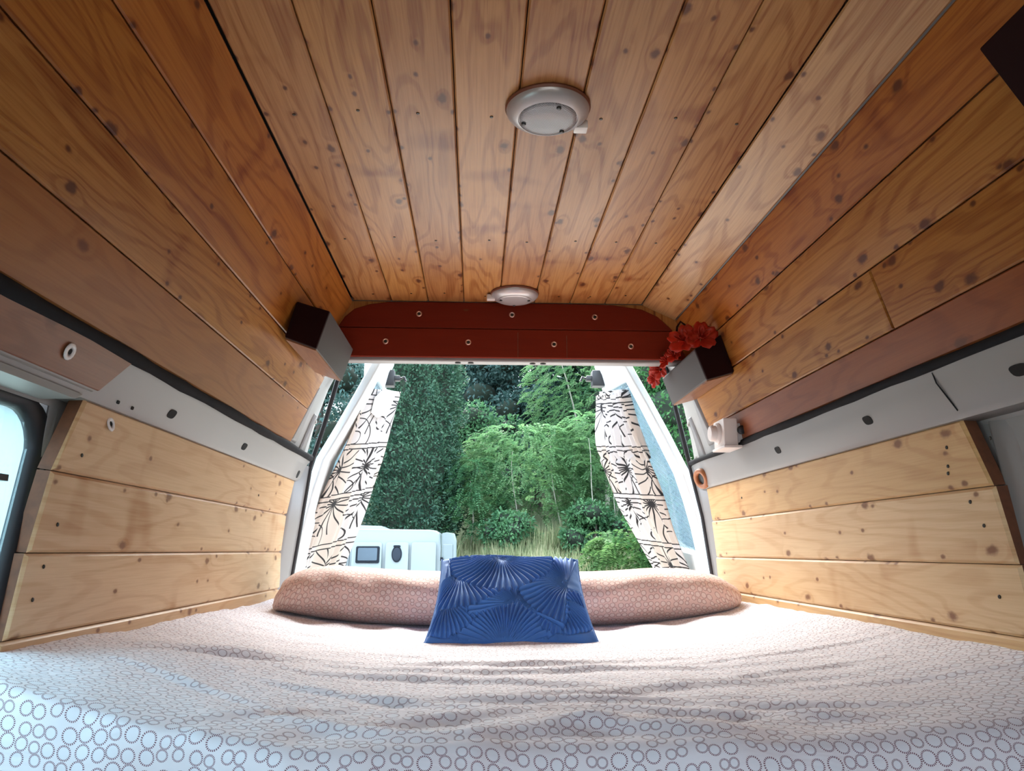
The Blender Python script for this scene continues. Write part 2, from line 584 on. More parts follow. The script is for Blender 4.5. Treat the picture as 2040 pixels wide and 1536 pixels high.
# plywood cover over the rail, left front, and the sliding-door track below it
v, f = prism([(-.7375, Y_FRONT, .397), (-.7375, 1.642, .397), (-.766, 1.565, .318), (-.766, Y_FRONT, .318)],
             [(-.7415, Y_FRONT, .3985), (-.7415, 1.642, .3985), (-.770, 1.565, .3165), (-.770, Y_FRONT, .3165)], .0008, 1)
Pc = Vector((-.752, .6, .357)); ex = Vector((-.0285, 0, -.079)).normalized(); ez = ex.cross(Vector((0, 1, 0)))
Mp = Matrix(((ex.x, 0, ez.x, Pc.x), (ex.y, 1, ez.y, Pc.y), (ex.z, 0, ez.z, Pc.z), (0, 0, 0, 1)))
cover = mesh_obj('plywood_cover', [Mp.inverted() @ Vector(p) for p in v], f, M_PLY, wall_left, M=Mp, color=(.23, .085, .035))
cover['label'] = 'reddish plywood strip screwed over the steel rail'
stud(ME_WASHER, 'washer', cover, Mp @ Matrix.Translation((-.002, 1.403 - .6, .0035)))
prof = [(-.772, .318), (-.772, .311), (-.792, .309), (-.792, .301), (-.775, .299), (-.777, .288), (-.862, .286)]
tr = sheet('door_track', [[(x, y + (z - .30) * 2.2 * (y > 1.4), z) for y in (Y_FRONT, .5, 1.0, 1.52)] for x, z in prof], M_STEEL, .003, wall_left, smooth=False)
stud(ME_WASHER, 'washer', wall_left, Matrix.Translation((-.7905, 1.68, .268)) @ Matrix.Rotation(math.radians(90), 4, 'Y') @ Matrix.Rotation(math.radians(-9), 4, 'Y'))

# upright pillar of folded steel in front of the left boards, and the right-hand pillar with its pressed recess
v, f = prism([(-.866, 1.535, .285), (-.850, 1.55, .29), (-.840, 1.565, .295), (-.868, 1.59, .295)],
             [(-.874, 1.39, -.60), (-.862, 1.41, -.60), (-.856, 1.425, -.60), (-.874, 1.44, -.60)], .004, 2)
shade_auto(mesh_obj('door_pillar', v, f, M_STEEL, wall_left))
v, f = prism([(1.078, 1.44, .27), (1.066, 1.47, .27), (1.062, 1.53, .272), (1.082, 1.56, .27)],
             [(1.088, 1.30, -.60), (1.078, 1.33, -.60), (1.076, 1.39, -.60), (1.088, 1.42, -.60)], .004, 2)
shade_auto(mesh_obj('door_pillar', v, f, M_STEEL, wall_right))
v, f = prism([(1.074 + .01 * (z < 0), y, z) for y, z in ((.75, .20), (1.24, .20), (1.36, .12), (1.36, -.05), (1.22, -.16), (.75, -.16))],
             [(1.058 + .01 * (z < 0), y, z) for y, z in ((.77, .18), (1.23, .18), (1.33, .11), (1.33, -.04), (1.20, -.14), (.77, -.14))], .008, 3)
shade_auto(mesh_obj('pressed_panel', v, f, M_STEEL, wall_right))
stud(ME_SCREW, 'screw', wall_right, Matrix.Translation((1.028, 1.48, .22)) @ Matrix.Rotation(math.radians(-90), 4, 'Y'))

# screws in the lower boards
for (y, z, S, side) in [(1.60, .19, LLOW, 'L'), (1.57, .05, LLOW, 'L'), (1.55, -.03, LLOW, 'L'), (1.53, -.09, LLOW, 'L'), (2.9, .2, LLOW, 'L'),
                        (1.62, .22, RLOW, 'R'), (1.63, .18, RLOW, 'R'), (1.635, .165, RLOW, 'R'), (1.58, .10, RLOW, 'R'), (1.55, .05, RLOW, 'R'), (1.54, -.09, RLOW, 'R'), (2.95, .2, RLOW, 'R')]:
    x = xsec(S, z)
    rot = Matrix.Rotation(math.radians(90 if side == 'L' else -90), 4, 'Y')
    stud(ME_SCREW, 'screw', wall_left if side == 'L' else wall_right, Matrix.Translation((x + (.0006 if side == 'L' else -.0006), y, z)) @ rot)

# rear pillar details: raised rib and hinge bolts beside the tailgate seal
def rear_pillar(parent, S, d):
    for (z0, z1, y0, y1, h) in ((.70, .44, 3.30, 3.20, .012), (.60, .40, 3.43, 3.36, .010)):
        a, b = xsec(S, z0) + d * (SKIN - .003), xsec(S, z1) + d * (SKIN - .003)
        v, f = prism([(a, y0 - .012, z0), (a, y0 + .012, z0), (b, y1 + .05, z1), (b, y1 - .05, z1)],
                     [(a - d * h, y0 - .004, z0 - .01), (a - d * h, y0 + .004, z0 - .01), (b - d * h, y1 + .035, z1 + .01), (b - d * h, y1 - .035, z1 + .01)], .003, 2)
        shade_auto(mesh_obj('pillar_rib', v, f, M_STEEL, parent))
    for z, y in ((.57, 3.47), (.41, 3.46)):
        x = xsec(S, z) + d * (SKIN - .003)
        v, f = lathe([(.011, 0), (.011, .008), (.008, .011), (.002, .011)], (x, y, z), (-d, 0, 0), 6)
        mesh_obj('hinge_bolt', v, f, M_STEELD, parent)


rear_pillar(wall_left, LU, -1)
rear_pillar(wall_right, RU, 1)

# weather seal round the rear opening
LS = [(-.60, 3.5, .92), (-.645, 3.5, .764), (-.696, 3.5, .553), (-.747, 3.5, .369), (-.777, 3.5, .102), (-.803, 3.5, -.114), (-.835, 3.5, -.50)]
RS = [(.88, 3.5, .92), (.905, 3.5, .78), (.929, 3.5, .66), (.986, 3.5, .378), (1.033, 3.5, .15), (1.067, 3.5, -.138), (1.09, 3.5, -.50)]
v, f = tube(LS, .011, 8); mesh_obj('weather_seal', v, f, M_RUBBER, wall_left, True)
v, f = tube(RS, .011, 8); mesh_obj('weather_seal', v, f, M_RUBBER, wall_right, True)
# door jamb: steel between the boards' rear ends and the seal
def jamb(parent, S3, y0, d):
    rows = []
    for (x, y, z) in S3:
        rows.append([(x + d * .002, 3.5, z), (x + d * .008, 3.46, z), (x + d * .03, y0, z), (x + d * .05, y0 - .05, z)])
    o = sheet('door_jamb', rows, M_STEEL, .004, parent)
    return shade_auto(o, 40)


jamb(wall_left, [p for p in LS if p[2] < .37 or p[2] > 5] , 3.40, -1)
jamb(wall_right, [p for p in RS if p[2] < .38 or p[2] > 5], 3.36, 1)

# brown wooden ring round the cable hole at the end of the right rail
ringc = Vector((.992, 3.335, .310))
ax = Vector((-.9, -.32, -.3)).normalized()
v, f = lathe([(.024, -.004), (.044, -.004), (.046, .006), (.042, .016), (.028, .016), (.024, .010)], ringc, ax, 28, True)
v2, f2 = lathe([(.0245, -.003), (.0245, .004), (.004, .005)], ringc, ax, 20)
ring = mesh_obj('wooden_ring', v, f, M_PLY, wall_right, True, color=(.40, .16, .06))
mesh_obj('ring_core', v2, f2, M_BLACK, ring)

# unseen front end of the cab, added to cut light from ahead; windscreen left open
zs_ = [1.03, .70, .0, -.92]; xs_ = [-.90, -.70, .11, .92, 1.10]
wf = sheet('wall_front', [[(x, Y_FRONT, z) for x in xs_] for z in zs_], M_STEEL, .01, None, False, mask=lambda i, j: not (i == 1 and j in (1, 2)))
tag(wf, 'unseen front end of the van added to hold back light, with the windscreen opening', kind='structure')

# --- rear crossbeam with its two mahogany boards
prof = [(3.034, 1.02), (3.034, .752), (3.075, .748), (3.5, .90), (3.52, 1.02)]
v, f = prism([(-.69, y, z) for y, z in prof], [(.96, y, z) for y, z in prof], .004, 1)
wall_rear = mesh_obj('wall_rear', v, f, M_STEEL)
tag(wall_rear, 'steel crossbeam over the rear doors faced with red-brown boards', kind='structure')


def header_board(outline, color):
    yf, t = 3.020, .016
    cx = sum(p[0] for p in outline) / len(outline); cz = sum(p[1] for p in outline) / len(outline)
    # local frame: x across (=world z), y along (=world x), z out (= -world y)
    Mh = Matrix(((0, -1, 0, cx), (0, 0, -1, yf), (1, 0, 0, cz), (0, 0, 0, 1)))
    ra = [(x, yf, z) for x, z in outline]; rb = [(x, yf + t, z) for x, z in outline]
    v, f = prism(ra, rb, .0025, 1)
    inv = Mh.inverted()
    o = mesh_obj('header_board', [inv @ Vector(p) for p in v], f, M_HEAD, wall_rear, M=Mh, color=color)
    return o


v, f = prism([(x, 3.030, z) for x, z in [(-.66, .768)] + [(x - .01, z) for x, z in LU[1::-1]] + [(.682, 1.0), (.83, .935), (.90, .80), (.91, .768)]],
             [(x, 3.036, z) for x, z in [(-.66, .768)] + [(x - .01, z) for x, z in LU[1::-1]] + [(.682, 1.0), (.83, .935), (.90, .80), (.91, .768)]])
mesh_obj('backing_board', v, f, M_CEIL, wall_rear, color=(.45, .19, .05))
top = [(-.565, .8875), (-.540, .930), (-.500, .965), (-.44, .985), (-.36, .996), (-.2, .998), (.40, .998), (.56, .995), (.68, .978), (.745, .948), (.790, .905), (.806, .8875)]
b1 = header_board(top, (.150, .0125, .0025))
low = [(-.62, .765), (-.565, .885), (.806, .885), (.86, .765)]
b2 = header_board(low, (.170, .015, .003))
rotf = Matrix.Rotation(math.radians(90), 4, 'X')
for x, z in ((-.239, .946), (.141, .947), (.483, .942)):
    stud(ME_CUP, 'screw', b1, Matrix.Translation((x, 3.0196, z)) @ rotf)
for x, z in ((-.371, .828), (-.037, .828), (.313, .824), (.629, .819)):
    stud(ME_CUP, 'screw', b2, Matrix.Translation((x, 3.0196, z)) @ rotf)
for x in (.165, .365):       # butt joints where offcuts meet in the lower board
    v, f = box(x - .0012, x + .0012, 3.0192, 3.024, .768, .872 if x < .2 else .862)
    mesh_obj('board_joint', v, f, M_END, b2)
for x in (-.079, -.026, .227, .270):
    v, f = lathe([(.012, 0), (.012, .002), (.004, .0025)], (x, 3.055, .7505), (0, .05, -1), 12)
    mesh_obj('beam_hole', v, f, M_HOLE, wall_rear)

# --- floor
v, f = box(-.86, 1.08, Y_FRONT, 3.5, -.95, -.92)
tag(mesh_obj('floor', v, f, M_FLOOR), 'brown van floor under the bed', kind='structure')

# ------------------------------------------------------------------ glass and doors
def glass_mat(name, tint, haze, lines=False):
    g = G(name)
    tr = g.n('ShaderNodeBsdfTransparent'); tr.inputs[0].default_value = (*tint, 1)
    gl = g.n('ShaderNodeBsdfGlossy'); gl.inputs['Roughness'].default_value = 0.03
    df = g.n('ShaderNodeBsdfTranslucent'); df.inputs[0].default_value = (.25, .32, .37, 1)
    d2 = g.n('ShaderNodeBsdfDiffuse'); d2.inputs[0].default_value = (.25, .32, .37, 1)
    ad = g.n('ShaderNodeMixShader'); ad.inputs[0].default_value = .5
    g.t.links.new(df.outputs[0], ad.inputs[1]); g.t.links.new(d2.outputs[0], ad.inputs[2])
    hz = haze
    if lines:
        u, v, _ = g.xyz(g.coord('UV'))
        w = g.m2('ABSOLUTE', g.m2('SUBTRACT', g.m2('FRACT', g.m2('MULTIPLY', v, 42.0)), .5))
        hz = g.m2('ADD', g.step(w, .10, .02, 0.0, .18), haze)
    m1 = g.n('ShaderNodeMixShader'); g.put(m1.inputs[0], hz)
    g.t.links.new(tr.outputs[0], m1.inputs[1]); g.t.links.new(ad.outputs[0], m1.inputs[2])
    lw = g.n('ShaderNodeLayerWeight'); lw.inputs['Blend'].default_value = .5
    fr_ = g.m2('MULTIPLY_ADD', g.m2('POWER', lw.outputs['Facing'], 5.0), .7, .04)
    m2 = g.n('ShaderNodeMixShader'); g.t.links.new(fr_, m2.inputs[0])
    g.t.links.new(m1.outputs[0], m2.inputs[1]); g.t.links.new(gl.outputs[0], m2.inputs[2])
    g.t.links.new(m2.outputs[0], g.out.inputs[0])
    return g.m


M_GLASS = glass_mat('side_window_glass', (.75, .9, .92), .10)
M_DGLASS = glass_mat('heated_rear_glass', (.80, .93, .96), .50, True)

# side window on the left: black rubber frame and pane
def rr(y0, y1, z0, z1, r, n=7):
    P = []
    for cy, cz, a0 in ((y1 - r, z1 - r, 0), (y0 + r, z1 - r, 90), (y0 + r, z0 + r, 180), (y1 - r, z0 + r, 270)):
        for k in range(n):
            a = math.radians(a0 + 90 * k / (n - 1)); P.append((cy + r * math.cos(a), cz + r * math.sin(a)))
    return P


def lean(y, z):          # the door's edge leans forward towards the floor
    return y - .40 * max(0, .16 - z) * .55


win = empty('window_1', (-.875, .95, -.30)); tag(win, 'side window in a thick black rubber frame beside the bed', kind='structure')
rings = []
outer, inner = rr(.40, 1.585, -.36, .300, .10), rr(.50, 1.520, -.26, .262, .070)
mid_o, mid_i = rr(.42, 1.562, -.34, .285, .09), rr(.48, 1.53, -.28, .27, .075)
for ring_, x in ((outer, -.866), (mid_o, -.846), (mid_i, -.849), (inner, -.862), (inner, -.875)):
    rings.append([(x, lean(y, z), z) for y, z in ring_])
n = len(outer)
V = [p for r_ in rings for p in r_]
F = [(i * n + k, i * n + (k + 1) % n, (i + 1) * n + (k + 1) % n, (i + 1) * n + k) for i in range(len(rings) - 1) for k in range(n)]
mesh_obj('rubber_frame', V, F, M_RUBBER, win, True)
# steel surround between the rubber and the hole in the wall
big = [(.98 + (y - .98) * 1.12, -.03 + (z + .03) * 1.22) for y, z in outer]; sml = [(.98 + (y - .98) * .985, -.03 + (z + .03) * .97) for y, z in outer]
V = [(-.8695, lean(y, z), z) for y, z in sml] + [(-.8695, lean(y, z), z) for y, z in big]
o = mesh_obj('window_surround', V, [(k, (k + 1) % n, n + (k + 1) % n, n + k) for k in range(n)], M_STEEL, win)
md = o.modifiers.new('thickness', 'SOLIDIFY'); md.thickness = .004; md.offset = 0
V = [(-.868, lean(y, z), z) for y, z in inner] + [(-.872, lean(y, z), z) for y, z in inner]
F = [tuple(range(n))[::-1], tuple(range(n, 2 * n))] + [(k, (k + 1) % n, n + (k + 1) % n, n + k) for k in range(n)]
mesh_obj('pane', V, F, M_GLASS, win)
v, f = box(-.871, -.860, .5, 1.46, .125, .137); mesh_obj('window_bar', v, f, M_BLACK, win)


# rear doors, swung open; each is seen at a slant from inside
def rear_door(name, label, H, Fr, d, latch, stile=.20):
    """H, Fr: hinge-side and free-edge lines as [(t, (x, y, z))] from top (t=0) to bottom (t=1); d = outward x direction"""
    ss = [0, stile * .25, stile * .75, stile, .55, .90, 1.0]
    ts = [0, .06, .13, .2, .3, .4, .5, .6, .68, .80, 1.0]
    Hs, Fs = lerp_poly(H, np.array(ts)), lerp_poly(Fr, np.array(ts))
    bulge = lambda s: (-.012 if s in (ss[1], ss[2]) else 0.0)
    rows = [[tuple(Hs[j] * (1 - s) + Fs[j] * s + np.array([d * -bulge(s) * -1, 0, 0])) for j in range(len(ts))] for s in ss]
    hole = lambda i, j: not (3 <= i < 5 and 2 <= j < 8)
    nu, nv = len(ss), len(ts)
    V = [p for r_ in rows for p in r_]
    door = mesh_obj(name, V, grid_faces(nu, nv, hole), M_DOOR)
    md = door.modifiers.new('thickness', 'SOLIDIFY'); md.thickness = .045; md.offset = -1 if d > 0 else 1
    md.use_even_offset = False
    bv = door.modifiers.new('edge', 'BEVEL'); bv.width = .008; bv.segments = 2; bv.limit_method = 'ANGLE'
    tag(door, label, kind='structure')
    gs = np.linspace(stile - .01, .91, 8); gt = np.linspace(.12, .69, 14)
    Hg, Fg = lerp_poly(H, gt), lerp_poly(Fr, gt)
    V = []; UV = []
    for s in gs:
        for j in range(len(gt)):
            V.append(Hg[j] * (1 - s) + Fg[j] * s + np.array([d * .018, 0, 0])); UV.append((s + .35 * gt[j], gt[j] + .25 * s))
    gl = mesh_obj('window_pane', V, grid_faces(len(gs), len(gt)), M_DGLASS, door, True, uvs=UV)
    md = gl.modifiers.new('thickness', 'SOLIDIFY'); md.thickness = .004; md.offset = 0
    # latch block on the free edge
    lx, ly, lz = latch
    v1, f1 = box(lx - .035, lx + .035, ly - .05, ly + .02, lz - .045, lz + .045, .008)
    v2, f2 = box(lx - d * .035 - .03, lx - d * .035 + .03, ly - .03, ly + .01, lz - .012, lz + .018, .006)
    v3, f3 = tube([(lx - d * .06, ly - .01, lz + .0), (lx - d * .085, ly - .01, lz + .012), (lx - d * .095, ly - .01, lz - .012)], .007, 8)
    la = mesh_obj('latch', *join((v1, f1), (v2, f2), (v3, f3)), M_BLACK, door)
    shade_auto(la)
    # white cover beside the latch
    v4, f4 = box(lx + d * .035, lx + d * .13, ly - .06, ly, lz - .06, lz + .09, .015, 3)
    shade_auto(mesh_obj('latch_cover', v4, f4, M_DOOR, door))
    return door


HL = [(0, (-.415, 3.56, .95)), (.08, (-.450, 3.56, .881)), (.26, (-.588, 3.56, .61)), (.42, (-.718, 3.56, .376)), (.60, (-.774, 3.56, .104)), (.75, (-.813, 3.56, -.116)), (1, (-.84, 3.56, -.55))]
FL = [(0, (-.465, 4.24, 1.03)), (.08, (-.50, 4.24, .94)), (.26, (-.545, 4.24, .66)), (.42, (-.60, 4.24, .42)), (.60, (-.66, 4.24, .15)), (.75, (-.72, 4.24, -.06)), (1, (-.84, 4.24, -.55))]
rear_door('door_1', 'open left rear door of the van, white frame with curtained window', HL, FL, -1, (-.487, 4.17, .925), .24)
HR = [(0, (.655, 3.56, .97)), (.08, (.698, 3.56, .885)), (.26, (.852, 3.56, .598)), (.42, (.988, 3.56, .314)), (.60, (1.036, 3.56, .107)), (.75, (1.076, 3.56, -.141)), (1, (1.10, 3.56, -.55))]
FRr = [(0, (.665, 4.24, 1.03)), (.08, (.70, 4.24, .94)), (.26, (.76, 4.24, .66)), (.42, (.85, 4.24, .40)), (.60, (.93, 4.24, .15)), (.75, (1.01, 4.24, -.06)), (1, (1.10, 4.24, -.55))]
rear_door('door_2', 'open right rear door of the van with pale blue heated glass', HR, FRr, 1, (.672, 4.17, .935), .16)


# ------------------------------------------------------------------ curtains
def curtain_material():
    g = G('curtain_print')
    u, v, _ = g.xyz(g.coord('UV'))
    nz = g.noise(g.vec(u, v, 0.0), 9.0, 2.0)
    u = g.m2('ADD', u, g.m2('MULTIPLY', g.m2('SUBTRACT', nz, .5), .008))
    H_, W_ = .27, .24
    vr = g.m2('DIVIDE', v, H_)
    row = g.m2('FLOOR', vr); vv = g.m2('FRACT', vr)
    par = g.m2('MODULO', g.m2('ADD', row, 40.0), 2.0)
    ur = g.m2('ADD', g.m2('DIVIDE', u, W_), g.m2('MULTIPLY', row, .37))
    uu = g.m2('FRACT', ur)
    px = g.m2('MULTIPLY', g.m2('SUBTRACT', uu, .5), W_)
    cyy = g.m2('MULTIPLY_ADD', par, -.30, .80)
    py = g.m2('MULTIPLY', g.m2('SUBTRACT', vv, cyy), H_)
    r = g.m2('SQRT', g.m2('ADD', g.m2('MULTIPLY', px, px), g.m2('MULTIPLY', py, py)))
    bend = g.m2('MULTIPLY', r, 1.0)
    an = g.m2('ADD', g.m2('ARCTAN2', px, py), bend)
    stp = math.pi / 7.5
    da = g.m2('SUBTRACT', g.m2('MODULO', g.m2('ADD', an, 40 * stp), stp), stp / 2)
    dist = g.m2('MULTIPLY', r, g.m2('ABSOLUTE', da))
    ray = g.m2('MULTIPLY', g.step(dist, .0026, .0044, 1, 0), g.m2('LESS_THAN', r, .17))
    # second family: leaf arcs from the cell corner
    p2 = g.m2('MULTIPLY', g.m2('SUBTRACT', uu, .04), W_); q2 = g.m2('MULTIPLY', g.m2('SUBTRACT', vv, .12), H_)
    r2 = g.m2('SQRT', g.m2('ADD', g.m2('MULTIPLY', p2, p2), g.m2('MULTIPLY', q2, q2)))
    arc = g.step(g.m2('ABSOLUTE', g.m2('SUBTRACT', g.m2('MODULO', r2, .07), .035)), .0020, .0036, 1, 0)
    arc = g.m2('MULTIPLY', arc, g.m2('LESS_THAN', r2, .15))
    # plain bands between the rows, edged with lines
    bnd = g.m2('GREATER_THAN', vv, .895)
    e1 = g.step(g.m2('ABSOLUTE', g.m2('SUBTRACT', vv, .895)), .008, .016, 1, 0)
    e2 = g.step(g.m2('ABSOLUTE', g.m2('SUBTRACT', vv, .990)), .008, .015, 1, 0)
    ink = g.m2('MULTIPLY', g.m2('MAXIMUM', ray, arc), g.m2('SUBTRACT', 1.0, bnd))
    ink = g.m2('MAXIMUM', ink, g.m2('MAXIMUM', e1, e2), clamp=True)
    fill = g.m2('GREATER_THAN', g.noise(g.vec(g.m2('FLOOR', ur), row, 3.0), 3.7, 0.0), .52)
    base = g.mix(g.m2('MULTIPLY', fill, .6), (.60, .565, .56), (.56, .47, .39))
    c = g.mix(ink, base, (.018, .016, .018))
    g.set(Base_Color=c, Roughness=.85)
    tl = g.n('ShaderNodeBsdfTranslucent'); g.t.links.new(c, tl.inputs[0])
    mx = g.n('ShaderNodeMixShader'); mx.inputs[0].default_value = .32
    g.t.links.new(g.b.outputs[0], mx.inputs[1]); g.t.links.new(tl.outputs[0], mx.inputs[2]); g.t.links.new(mx.outputs[0], g.out.inputs[0])
    return g.m


M_CURT = curtain_material()
M_LINING = plain('white_lining', (.80, .80, .80), .9)


def curtain(label, A, B, nfold, amp, d, gather=None, width=.62, top_ruffle=False):
    """A: edge near the hinge, B: edge near the free side, [(t, xyz)] top to bottom; d: +x or -x side facing the van's inside"""
    nu, nt = 90, 90
    ts = np.linspace(0, 1, nt); A_, B_ = lerp_poly(A, ts), lerp_poly(B, ts)
    V = np.zeros((nu, nt, 3)); UV = np.zeros((nu, nt, 2))
    length = np.concatenate([[0], np.cumsum(np.linalg.norm(np.diff((A_ + B_) / 2, axis=0), axis=1))])
    for i, s in enumerate(np.linspace(0, 1, nu)):
        wob = .10 * np.sin(ts * 5 + 1.3) + .05 * np.sin(ts * 11)
        ph = nfold * 2 * math.pi * (s + .06 * math.sin(9 * s) + wob * .25)
        a = amp * (.65 + .35 * np.sin(3.1 * ts + 5 * s))
        if top_ruffle:
            a = a + .006 * np.exp(-((ts - .0) / .12) ** 2) + .010 * np.exp(-((ts - .30) / .10) ** 2) * (s > .35)
            ph2 = np.where(ts < .33, 2.2, 1.0) * ph
        else:
            ph2 = ph
        off = a * np.sin(ph2) + .006 * np.sin(2.3 * ph + 4 * ts)
        P = A_ * (1 - s) + B_ * s
        P[:, 0] += d * off
        P[:, 1] += .5 * off
        if top_ruffle:
            P[:, 2] += .012 * np.sin(17 * s) * np.exp(-(ts / .03) ** 2) + .010 * np.sin(ph * 1.7) * np.exp(-((ts - .34) / .06) ** 2)
        V[i] = P
        UV[i, :, 0] = s * width; UV[i, :, 1] = 3.0 - length * 1.05
    o = mesh_obj('curtain', V.reshape(-1, 3), grid_np(nu, nt), M_CURT, None, True, uvs=UV.reshape(-1, 2))
    md = o.modifiers.new('thickness', 'SOLIDIFY'); md.thickness = .002; md.offset = 0
    tag(o, label, 'curtain', 'printed curtains on the rear doors')
    return o


AL = [(0, (-.530, 3.62, .760)), (.17, (-.592, 3.62, .572)), (.35, (-.662, 3.62, .382)), (.62, (-.765, 3.62, .106)), (.80, (-.805, 3.62, -.092)), (1, (-.815, 3.62, -.32))]
BL = [(0, (-.427, 4.15, .853)), (.17, (-.472, 4.15, .658)), (.35, (-.515, 4.15, .47)), (.62, (-.590, 4.15, .20)), (.80, (-.673, 4.15, -.046)), (1, (-.74, 4.15, -.30))]
cl = curtain('narrow black-and-white printed curtain on the left rear door', AL, BL, 3.0, .014, 1, width=.42)
AR = [(0, (.737, 3.72, .776)), (.17, (.79, 3.72, .60)), (.30, (.84, 3.72, .475)), (.62, (.948, 3.72, .111)), (.80, (1.03, 3.72, -.119)), (1, (1.06, 3.72, -.33))]
BR = [(0, (.668, 4.15, .85)), (.17, (.655, 4.15, .666)), (.30, (.666, 4.15, .528)), (.55, (.767, 4.15, .23)), (.80, (.941, 4.15, -.086)), (1, (1.02, 4.15, -.33))]
cr = curtain('ruffled black-and-white printed curtain on the right rear door', AR, BR, 4.0, .018, -1, width=.52, top_ruffle=True)
# curtain lining folded over at the top of the left curtain
V = [(-.497, 3.80, .795), (-.460, 4.02, .825), (-.500, 4.00, .70), (-.535, 3.84, .655), (-.555, 3.78, .67), (-.535, 3.75, .74)]
V2 = [(x + .030, y, z) for x, y, z in V]; V3 = [(x + .034, y, z) for x, y, z in V]
mesh_obj('curtain_lining', *prism(V2, V3, .001, 1), M_LINING, cl)


# ------------------------------------------------------------------ bed linen
def dotted_cloth(name, base_in, base_out, ink, cells=44.0, rough=.9, wr=.35):
    g = G(name)
    u, v, _ = g.xyz(g.coord('UV'))
    p = g.vec(g.m2('MULTIPLY', u, cells), g.m2('MULTIPLY', v, cells), 0.0)
    f1 = g.vor(p, 1.0, .42); rad = g.vor(p, 1.0, .42, 'N_SPHERE_RADIUS')['Radius']
    d = f1['Distance']
    lx, ly, _ = g.xyz(f1['Position']); 
    dx = g.m2('SUBTRACT', g.m2('MULTIPLY', u, cells), lx); dy = g.m2('SUBTRACT', g.m2('MULTIPLY', v, cells), ly)
    an = g.m2('ARCTAN2', dx, dy)
    R_ = g.m2('MULTIPLY', rad, .92)
    rg = g.step(g.m2('ABSOLUTE', g.m2('SUBTRACT', d, R_)), .040, .075, 1, 0)
    dots = g.step(g.m2('SINE', g.m2('MULTIPLY', an, 24.0)), -.55, .15)
    inkm = g.m2('MULTIPLY', rg, dots)
    inside = g.step(g.m2('SUBTRACT', d, R_), -.05, .05, 1, 0)
    c = g.mix(inside, base_out, base_in)
    c = g.mix(g.m2('MULTIPLY', inkm, .9), c, ink)
    n = g.noise(g.vec(u, v, 0.0), 60.0, 3.0)
    n2 = g.noise(g.vec(g.m2('MULTIPLY', u, 6.0), g.m2('MULTIPLY', v, 14.0), 0.0), 1.0, 3.0, .6, .6)
    g.set(Base_Color=c, Roughness=rough)
    g.b.inputs['Specular IOR Level'].default_value = .15
    g.b.inputs['Sheen Weight'].default_value = .15
    g.bump(g.m2('ADD', g.m2('MULTIPLY', n, .03), n2), wr, .02)
    return g.m


M_SHEET = dotted_cloth('circle_print_sheet', (.86, .86, .91), (.87, .84, .88), (.14, .02, .05))
M_BOLST = dotted_cloth('circle_print_pillowcase', (.74, .58, .52), (.72, .50, .44), (.22, .06, .05), 44.0, wr=.25)  # warm light bounced off the boards is put into this pink

# mattress and base, wholly under the sheet
bed = empty('bed', (.11, 2.2, -.92)); tag(bed, 'low bed platform and mattress hidden under the patterned sheet', 'bed')
v, f = box(-.80, 1.02, 1.20, 3.40, -.92, -.52, .01); mesh_obj('bed_base', v, f, M_FLOOR, bed)
v, f = box(-.80, 1.02, 1.19, 3.40, -.515, -.315, .03, 3); mesh_obj('mattress', v, f, M_LINING, bed)


